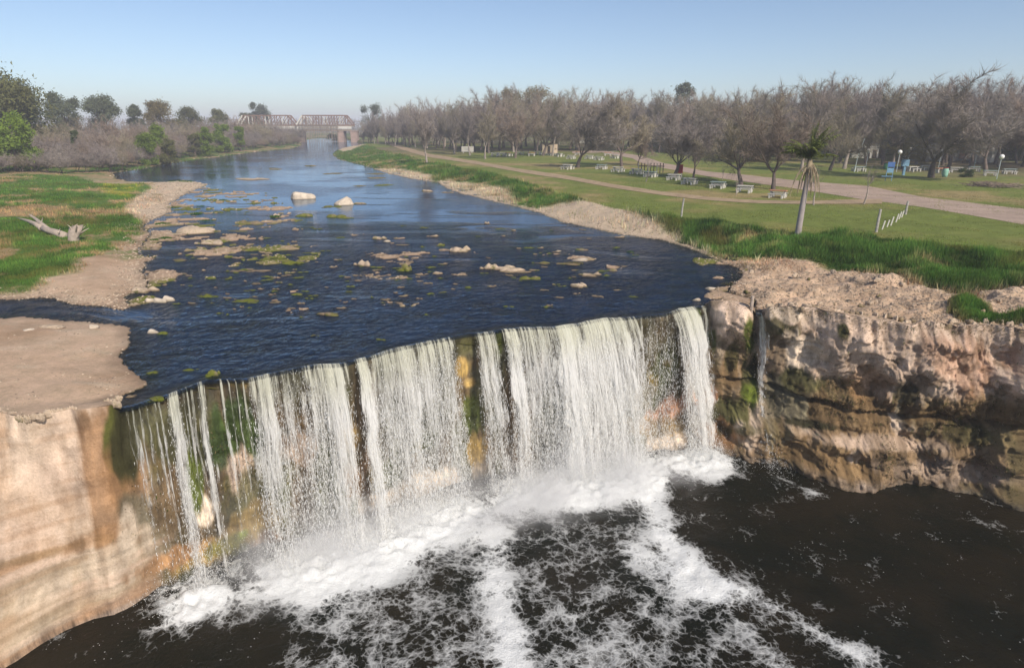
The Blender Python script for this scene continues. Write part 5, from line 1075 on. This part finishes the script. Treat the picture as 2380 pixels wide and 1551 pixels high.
for (a, b, dark) in ((557, 691, 0), (694, 822, 1)):
    xa, xb = bx_at(a), bx_at(b); rise = bx_at(572)-bx_at(557)
    for yy in (-2.6, 2.6):
        mb = MB(); bar(mb, xa+rise, top_, xb-rise, top_, .55, yy); obj('top_chord', mb.mesh('top_chord', M_RUST), br)
        mb = MB(); bar(mb, xa, deck+.2, xa+rise, top_, .7, yy); o = obj('end_post', mb.mesh('end_post', M_PALEST), br); o['label'] = 'pale painted slanting end post'
        mb = MB(); bar(mb, xb-rise, top_, xb, deck+.2, .55, yy); obj('end_post', mb.mesh('end_post', M_RUST), br)
        mb = MB(); bar(mb, xa, deck, xb, deck, .5, yy*1.02); obj('bottom_chord', mb.mesh('bottom_chord', M_RUST), br)
        n = 8
        for i in range(n+1):
            q = xa+rise+(xb-xa-2*rise)*i/n; mb = MB(); bar(mb, q, deck+.25, q, top_-.27, .34, yy); obj('upright', mb.mesh('upright', M_PALEST if i % 3 == 1 else M_RUST), br)
            if i < n:
                q2 = xa+rise+(xb-xa-2*rise)*(i+1)/n; mb = MB(); bar(mb, *((q, deck+.3, q2, top_-.3) if i >= n/2 else (q, top_-.3, q2, deck+.3)), .24, yy*.97); obj('diagonal', mb.mesh('diagonal', M_RUST), br)
    mb = MB(); mb.box(((xa+xb)/2-X0, 0, deck-.55), (xb-xa, 6.4, .5)); obj('deck', mb.mesh('deck', M_TIM), br)
    mb = MB(); mb.box(((xa+xb)/2-X0, -3.1, (deck-.8+low)/2+.6), (xb-xa-.6, .3, (deck-low)*.42)); o = obj('girder', mb.mesh('girder', M_PALEST), br); o['label'] = 'pale plate girder under the deck'
    mb = MB(); mb.box(((xa+xb)/2-X0, -3.0, low+.35), (xb-xa-.4, .5, .7)); obj('lower_beam', mb.mesh('lower_beam', M_TIM), br)
for (px, w, d_) in ((694, 24, 7), (794, 14, 6), (560, 18, 6), (824, 14, 6)):
    wd = w/FPX*BD*cp; mb = MB(); mb.box((bx_at(px)-X0, 0, (low-1)/2), (wd, d_, low+1)); mb.box((bx_at(px)-X0, 0, low-.15), (wd*1.12, d_*1.08, .5)); obj('pier', mb.mesh('pier', M_MAS), br)
tr_ = thing('timber_scaffold', 'tangle of bleached timber posts under the right span of the bridge', 'scaffold', (bx_at(745), BD-4.2, 0))
for i in range(22):
    q = bx_at(704+i*4.1+rng.uniform(-1, 1))-bx_at(745); zt_ = zb(rng.uniform(272, 292)); mb = MB(); mb.box((q, rng.uniform(-.4, .4), zt_/2-.3), (.20, .20, zt_+.6), 0, (0, rng.uniform(-.05, .05), 0)); obj('timber_post', mb.mesh('timber_post', M_TIM), tr_)
for zz_ in (zb(303), zb(297), zb(291)):
    mb = MB(); mb.box((0, .45, zz_), (bx_at(796)-bx_at(703), .2, .3)); obj('timber_rail', mb.mesh('timber_rail', M_TIM), tr_)
x, y, z = ground_at(760, 326)
Kit(lambda: tree_kit('green_bush', 'x', 'bush', *leafy(777, 5, 5.5, 14, 4000, .28, .2, .6, .1, .3), M_BARK, M_LF['hedge'])).put((bx_at(765), BD+8, 0), 0, (1, 1, .9), 'dark green bushy bank under the bridge', 'bush')

# ================================================================== PICNIC SETS
M_CONC = simple('concrete_grey', (.42, .41, .38), .15, 3, .85, .2, .01); M_TOPR = simple('terracotta_top', (.42, .20, .12), .12, 3, .8, .2, .01); M_TOPG = simple('grey_green_top', (.25, .32, .30), .15, 3, .8, .2, .01)
def table_kit(tm):
    r = thing('picnic_table', 'x', 'picnic table'); L_, Wt = 1.9, .80; ks = []
    mb = MB(); mb.box((0, 0, .80), (L_, Wt, .09)); ks.append((obj('table_top', mb.mesh('table_top', tm), r), []))
    for s_ in (-1, 1):
        mb = MB(); mb.box((s_*(L_/2-.22), 0, .3825-.05), (.16, Wt*.72, .845)); ks.append((obj('leg', mb.mesh('leg', M_WHITE), r), []))
    return r, ks
def bench_kit():
    r = thing('picnic_bench', 'x', 'bench'); ks = []
    mb = MB(); mb.box((0, 0, .47), (1.75, .36, .08)); ks.append((obj('seat', mb.mesh('seat', M_CONC), r), []))
    for s_ in (-1, 1):
        mb = MB(); mb.box((s_*.68, 0, .19), (.16, .32, .48)); ks.append((obj('leg', mb.mesh('leg', M_WHITE), r), []))
    return r, ks
TK = {'w': Kit(lambda: table_kit(M_WHITE)), 'r': Kit(lambda: table_kit(M_TOPR)), 'g': Kit(lambda: table_kit(M_TOPG))}; BK = Kit(bench_kit)
def picnic(px, py, k, desc, rz=-.62, sc=1.0, group=None):
    x, y, z = ground_at(px, py); TK[k].put((x, y, z), rz, (sc,)*3, desc, 'picnic table', group); n = (-math.sin(rz), math.cos(rz))
    for s_, nm in ((-1, 'bench on the river side of the '), (1, 'bench on the far side of the ')):
        xx, yy = x+n[0]*s_*.95*sc, y+n[1]*s_*.95*sc; lab = nm+' '.join(desc.split()[:9]); BK.put((xx, yy, float(tz(xx, yy)[0])), rz, (sc,)*3, lab if not group else nm+'small picnic tables at the back of the lawn', 'bench', None if not group else group.replace('tables', 'benches'))
SETS = [(1807,459,'r','picnic table with a rust-red top nearest the palm'),(1730,447,'w','picnic table with a bright white top under the forked tree'),(1668,437,'g','picnic table with a grey-green top, third from the palm'),(1602,428,'w','low picnic table with a square block beside the leaning tree'),
        (1566,418,'w','pale picnic table in front of the red panel'),(1512,411,'g','picnic table with a green edge under the dark fence of stakes'),(1480,404,'w','small picnic table at the foot of the crooked small tree'),(1436,399,'w','picnic table with two thin upright legs left of the crooked tree'),
        (1398,393,'g','dull green picnic table fifth from the left end'),(1319,393,'w','lone white picnic table beside the stoutest dark trunk'),(1327,369,'w','white picnic table behind the stoutest dark trunk'),(1392,372,'w','white picnic table in the cluster right of the stoutest trunk'),(1370,369,'w','smaller white table at the left of that cluster'),(1280,361,'r','red-topped table by the small cream kiosk')]
for (px, py, k, d) in SETS: picnic(px, py, k, d, -.62+rng.uniform(-.12, .12))
for i, px in enumerate([1180, 1205, 1222, 1236, 1250, 1150, 1412, 1430, 1300, 1345, 1165]): picnic(px, 360+rng.uniform(-3, 4)+max(0, px-1280)*.03, 'w' if i % 3 else 'r', 'small picnic table far back under the trees of the lawn', rng.uniform(-1, .3), 1.0, 'small picnic tables at the back of the lawn')
# right-hand park: tables, benches in the shade under the trees
for (px, py, k, d) in [(2300,408,'g','dark table beside the round lamp at the right end'),(2345,404,'g','dark table at the right edge of the photo'),(2222,400,'w','table between the mint bin and the round bush'),(2120,398,'w','white-legged table behind the blue post box'),(2150,395,'w','second white-legged table behind the blue post box'),(2262,398,'g','dull table right of the round dark bush'),(1995,398,'g','dim table near the first lamp'),(2185,402,'r','red table beside the trunk of the massive tree')]:
    picnic(px, py, k, d, rng.uniform(-.5, .3))
def lamp(px, py, top, label, gl=True):
    x, y, z = ground_at(px, py); h = ztop(y, top)-z; r = thing('lamp_post', label, 'lamp post', (x, y, z)); mb = MB(); mb.tube([(0, 0, -.2), (.05, 0, h-.3)], [.06, .045], 8); obj('pole', mb.mesh('pole', M_LPOLE), r)
    if gl:
        import bmesh
        bm = bmesh.new(); bmesh.ops.create_uvsphere(bm, u_segments=14, v_segments=10, radius=.36); me = bpy.data.meshes.new('globe'); bm.to_mesh(me); bm.free(); me.materials.append(M_GLOBE); g = obj('globe', me, r, (.05, 0, h)); mb = MB(); mb.tube([(.05, 0, h-.42), (.05, 0, h-.28)], [.10, .13], 8); obj('collar', mb.mesh('collar', M_LPOLE), r)
M_LPOLE = simple('lamp_pole_paint', (.42, .50, .50), .15, 3, .7, .1, .01); M_GLOBE = simple('milky_globe', (.80, .80, .78), .04, 2, .3, 0, 0)
for a in [(2316,416,364,'lamp post with a big white globe, the rightmost one'),(2263,392,353,'lamp post with a globe in front of the white tent'),(2181,389,352,'lamp post half hidden behind the massive tree'),(2083,399,353,'lamp post left of the blue post box'),(2012,389,350,'lamp post with a globe left of the willow'),(2108,384,346,'slim lamp post behind the blue post box')]: lamp(*a)
x, y, z = ground_at(1985, 400); mb = MB(); mb.tube([(0, 0, -.2), (.2, 0, 2.5), (.9, 0, ztop(y, 322)-z)], [.07, .06, .04], 7); obj('bare_pole', mb.mesh('bare_pole', M_LPOLE), loc=(x, y, z), label='leaning bare pole without a globe, left of the lamp posts', category='pole')
for (px, py, top, lab) in [(1891,476,375,'thin sapling on the grass just right of the palm'),(2007,474,368,'thin sapling beside the junction of path and road'),(1711,453,408,'thin leaning sapling in front of the white-topped table'),(1501,422,352,'thin bare pole-like sapling right of the green-edged table'),(1678,418,385,'tiny sapling at the road edge')]:
    place(SAP, px, py, top+10, lab, 'young tree', wide=.9)
x, y, z = ground_at(2096, 392); WIL.put((x, y, z), 1.0, (.52, .52, .50), 'yellowish drooping willow between the blue stand and the grey house', 'tree')
# things standing in the right-hand park
M_BLUE = simple('blue_paint', (.06, .14, .36), .2, 2, .6, .1, .01); M_LBLUE = simple('light_blue_paint', (.16, .30, .42), .2, 2, .6, .1, .01); M_MINT = simple('mint_paint', (.25, .48, .38), .15, 2, .7, .1, .01); M_RED = simple('red_paint', (.42, .03, .03), .15, 2, .6, .1, .01); M_DK = simple('dark_wood', (.055, .045, .035), .3, 3, .9, .2, .01)
x, y, z = ground_at(2064, 420); st = thing('blue_stand', 'blue ladder-like stand with a dark blue sign on top beside the road', 'stand', (x, y, z), -.2); h = ztop(y, 376)-z
for sx_ in (-.42, .42):
    mb = MB(); mb.tube([(sx_, 0, -.1), (sx_+.12, .1, h)], .045, 6); obj('post', mb.mesh('post', M_LBLUE), st)
mb = MB(); mb.box((.1, .06, h*.86), (.95, .07, h*.26)); obj('sign', mb.mesh('sign', M_BLUE), st)
mb = MB(); mb.box((.06, .05, h*.55), (.85, .05, h*.24)); obj('panel', mb.mesh('panel', M_LBLUE), st)
mb = MB(); mb.box((-.35, -.3, h*.25), (1.5, .5, .08)); obj('shelf', mb.mesh('shelf', M_LBLUE), st)
x, y, z = ground_at(2099, 407); st = thing('post_box', 'light blue box on a post behind the ladder-like stand', 'box', (x, y, z)); mb = MB(); mb.box((0, 0, .7), (.35, .3, 1.5)); obj('post', mb.mesh('post', M_LBLUE), st); mb = MB(); mb.box((0, 0, 1.95), (1.05, .5, 1.0)); obj('box', mb.mesh('box', M_LBLUE), st)
def barrel(px, py, hh, m, label):
    x, y, z = ground_at(px, py); r = thing('barrel_bin', label, 'bin', (x, y, z)); mb = MB(); mb.tube([(0, 0, -.02), (0, 0, hh*.3), (0, 0, hh*.7), (0, 0, hh)], [.36, .42, .42, .37], 14); obj('drum', mb.mesh('drum', m, True), r); mb = MB(); mb.tube([(0, 0, hh), (0, 0, hh+.06)], [.40, .40], 14); obj('rim', mb.mesh('rim', M_RED if m is M_MINT else M_DK), r)
barrel(2195, 411, 1.35, M_MINT, 'mint green barrel bin at the foot of the massive tree'); barrel(2058, 394, 1.15, simple('green_paint', (.04, .16, .07), .2, 2, .7, .1, .01), 'dark green barrel bin behind the blue stand')
x, y, z = ground_at(1578, 411); st = thing('red_panel', 'red panel on white legs beside the large dark trunk', 'panel', (x, y, z), -.4); mb = MB(); mb.box((0, 0, 1.25), (1.05, .12, 1.35)); obj('board', mb.mesh('board', M_RED), st)
for s_ in (-.4, .4): mb = MB(); mb.box((s_, 0, .28), (.14, .14, .6)); obj('leg', mb.mesh('leg', M_WHITE), st)
x, y, z = ground_at(1512, 402); st = thing('slat_fence', 'short dark fence of upright stakes behind the green-edged table', 'fence', (x, y, z), -.2)
for i in range(9): mb = MB(); mb.box((-2.1+i*.52, 0, .8), (.14, .08, 1.7+.1*(i % 2))); obj('slat', mb.mesh('slat', M_DK if i % 3 else M_POST), st)
mb = MB(); mb.box((0, .1, 1.15), (4.5, .06, .16)); obj('rail', mb.mesh('rail', M_DK), st)
x, y, z = ground_at(1278, 356); st = thing('kiosk', 'small cream kiosk with a brown side among the left trees', 'kiosk', (x, y, z), -.5)
mb = MB(); mb.box((0, 0, 1.3), (3.6, 2.6, 2.7)); obj('wall', mb.mesh('wall', simple('cream_wall', (.58, .46, .33), .1, 1, .9, .1, .01)), st); mb = MB(); mb.box((0, 0, 2.75), (4.0, 3.0, .18)); obj('roof', mb.mesh('roof', M_DK), st); mb = MB(); mb.box((.3, -1.32, 1.1), (.8, .06, 2.0)); obj('door', mb.mesh('door', M_DK), st)
x, y, z = ground_at(1087, 355); st = thing('white_box', 'white box-like sign board low on the lawn among slim trees', 'sign', (x, y, z), -.2); mb = MB(); mb.box((0, 0, 1.05), (3.6, .3, 1.5)); obj('board', mb.mesh('board', M_WHITE), st)
for s_ in (-1.3, 1.3): mb = MB(); mb.box((s_, 0, .1), (.2, .25, .6)); obj('leg', mb.mesh('leg', M_WHITE), st)
mb = MB(); mb.box((-.2, -.17, 1.1), (1.2, .06, .7)); obj('panel', mb.mesh('panel', M_CONC), st)
# round bush, brush pile
Kit(lambda: tree_kit('round_bush', 'x', 'bush', *leafy(888, 1.5, 1.5, 12, 3000, .10, .2, .8, .1, .2), M_BARK, M_LF['hedge'])).put((lambda g: (g[0], g[1], g[2]))(ground_at(2243, 411)), 0, (1, 1, 1.15), 'dark rounded bush under the trees, left of the brush pile', 'bush')
for (px, py, lab, sd) in [(2285,433,'left heap of cut branches on the grass beyond the road',1),(2335,436,'right heap of cut branches on the grass beyond the road',2)]:
    x, y, z = ground_at(px, py); R2 = np.random.default_rng(sd); mb = MB()
    for i in range(150):
        a = R2.uniform(0, 6.28); c0 = np.array([R2.normal(0, 1.2), R2.normal(0, .6), R2.uniform(.02, .5)]); L_ = R2.uniform(.4, 1.6); mb.tube([c0, c0+np.array([math.cos(a)*L_*.5, math.sin(a)*L_*.3, R2.uniform(-.05, .2)]), c0+np.array([math.cos(a)*L_, math.sin(a)*L_*.6, R2.uniform(-.1, .35)])], [.04, .03, .01], 3, cap=False)
    obj('brush_pile', mb.mesh('brush_pile', M_BARK if sd == 1 else M_TW[1]), loc=(x, y, z), label=lab, category='brush pile', kind='stuff')
# buildings behind the right-hand trees
M_WALLW = simple('white_render', (.66, .65, .61), .10, .6, .9, .15, .01); M_WALLG = simple('grey_render', (.40, .39, .38), .12, .6, .9, .15, .01); M_ROOFD = simple('dark_roof', (.13, .11, .10), .2, 1, .9, .2, .02); M_GLS = simple('dark_glass', (.03, .035, .04), .1, 1, .15, 0, 0, spec=.6)
def house(px, py, wd, dp, hh, rz, wm, label, ridge=1.6, wins=2, extra=None, gable=False):
    x, y, z = ground_at(px, py); r = thing('house', label, 'house', (x, y, z), rz)
    mb = MB(); mb.box((0, 0, hh/2-.2), (wd, dp, hh+.4))
    if gable: mb.add([(-wd/2, -dp/2+.02, hh), (wd/2, -dp/2+.02, hh), (0, -dp/2+.02, hh+ridge), (-wd/2, dp/2-.02, hh), (wd/2, dp/2-.02, hh), (0, dp/2-.02, hh+ridge)], [(0, 1, 2, 2), (3, 5, 4, 4)])
    obj('wall', mb.mesh('wall', wm), r); mb = MB(); o_ = .35
    if gable: mb.add([(-wd/2-o_, -dp/2-o_, hh-.15), (0, -dp/2-o_, hh+ridge+.08), (0, dp/2+o_, hh+ridge+.08), (-wd/2-o_, dp/2+o_, hh-.15), (wd/2+o_, -dp/2-o_, hh-.15), (wd/2+o_, dp/2+o_, hh-.15)], [(0, 1, 2, 3), (1, 4, 5, 2)])
    else: mb.add([(-wd/2-o_, -dp/2-o_, hh), (wd/2+o_, -dp/2-o_, hh), (wd/2+o_, 0, hh+ridge), (-wd/2-o_, 0, hh+ridge), (-wd/2-o_, dp/2+o_, hh), (wd/2+o_, dp/2+o_, hh)], [(0, 1, 2, 3), (3, 2, 5, 4)])
    obj('roof', mb.mesh('roof', M_ROOFD), r)
    for i in range(wins):
        q = -wd/2+wd*(i+.7)/(wins+.4); mb = MB(); mb.box((q, -dp/2-.03, hh*.55), (1.2, .12, 1.2)); w_ = obj('window', mb.mesh('window', M_WHITE), r); mb = MB(); mb.box((q, -dp/2-.07, hh*.55), (1.0, .1, 1.0)); obj('pane', mb.mesh('pane', M_GLS), w_)
    mb = MB(); mb.box((wd*.36, -dp/2-.04, 1.0), (.9, .1, 2.0)); obj('door', mb.mesh('door', M_DK), r); return r
house(2158,372,9,7,3.6,-.25,M_WALLG,'grey house with a gable behind the massive tree',1.9,1,gable=True); house(2006,366,6,5,3.4,-.4,M_WALLW,'white house with a lit corner behind the leftmost lamps',1.2,1)
hr = house(2236,372,5.5,5,4.2,-.35,M_WALLW,'white house with a faded red mural on its wall, left of the white tent',.9,0)
mb = MB(); mb.box((.1, -2.53, 1.75), (3.0, .05, 2.6)); obj('mural', mb.mesh('mural', simple('faded_red_mural', (.50, .24, .19), .3, 1.5, .9, .1, .01)), hr)
house(1855,352,9,6,3.2,-.2,M_WALLW,'white house glimpsed left of the palm crown',1.2,2); house(1420,335,8,6,3.0,0,M_WALLW,'small white house glimpsed in the middle of the wood',1.0,2); house(1620,338,8,6,3.2,-.1,simple('peach_wall', (.55, .40, .28), .1, 1, .9, .1, .01),'peach-coloured house glimpsed behind the wood',1.0,2)
house(1345,332,7,5,3.0,.1,M_WALLW,'white shed-like house at the back of the left wood',.8,1); house(905,318,6,5,3.2,.1,M_WALLW,'small white house right of the bridge',.9,1)
x, y, z = ground_at(2287, 376); te = thing('white_tent', 'round white tent with vertical folds behind the right-hand trees', 'tent', (x, y, z)); V = []; nn = 32
for (r_2, h_) in ((2.6, -.1), (2.6, 2.2), (2.3, 3.2), (1.5, 4.3), (.1, 4.9)):
    for k in range(nn): a = k*2*math.pi/nn; q = 1+(.035 if k % 2 else -.035); V.append((math.cos(a)*r_2*q, math.sin(a)*r_2*q, h_))
F = [(i*nn+k, i*nn+(k+1) % nn, (i+1)*nn+(k+1) % nn, (i+1)*nn+k) for i in range(4) for k in range(nn)]; obj('canopy', mesh('canopy', V, F, M_WALLW, smooth=False), te)
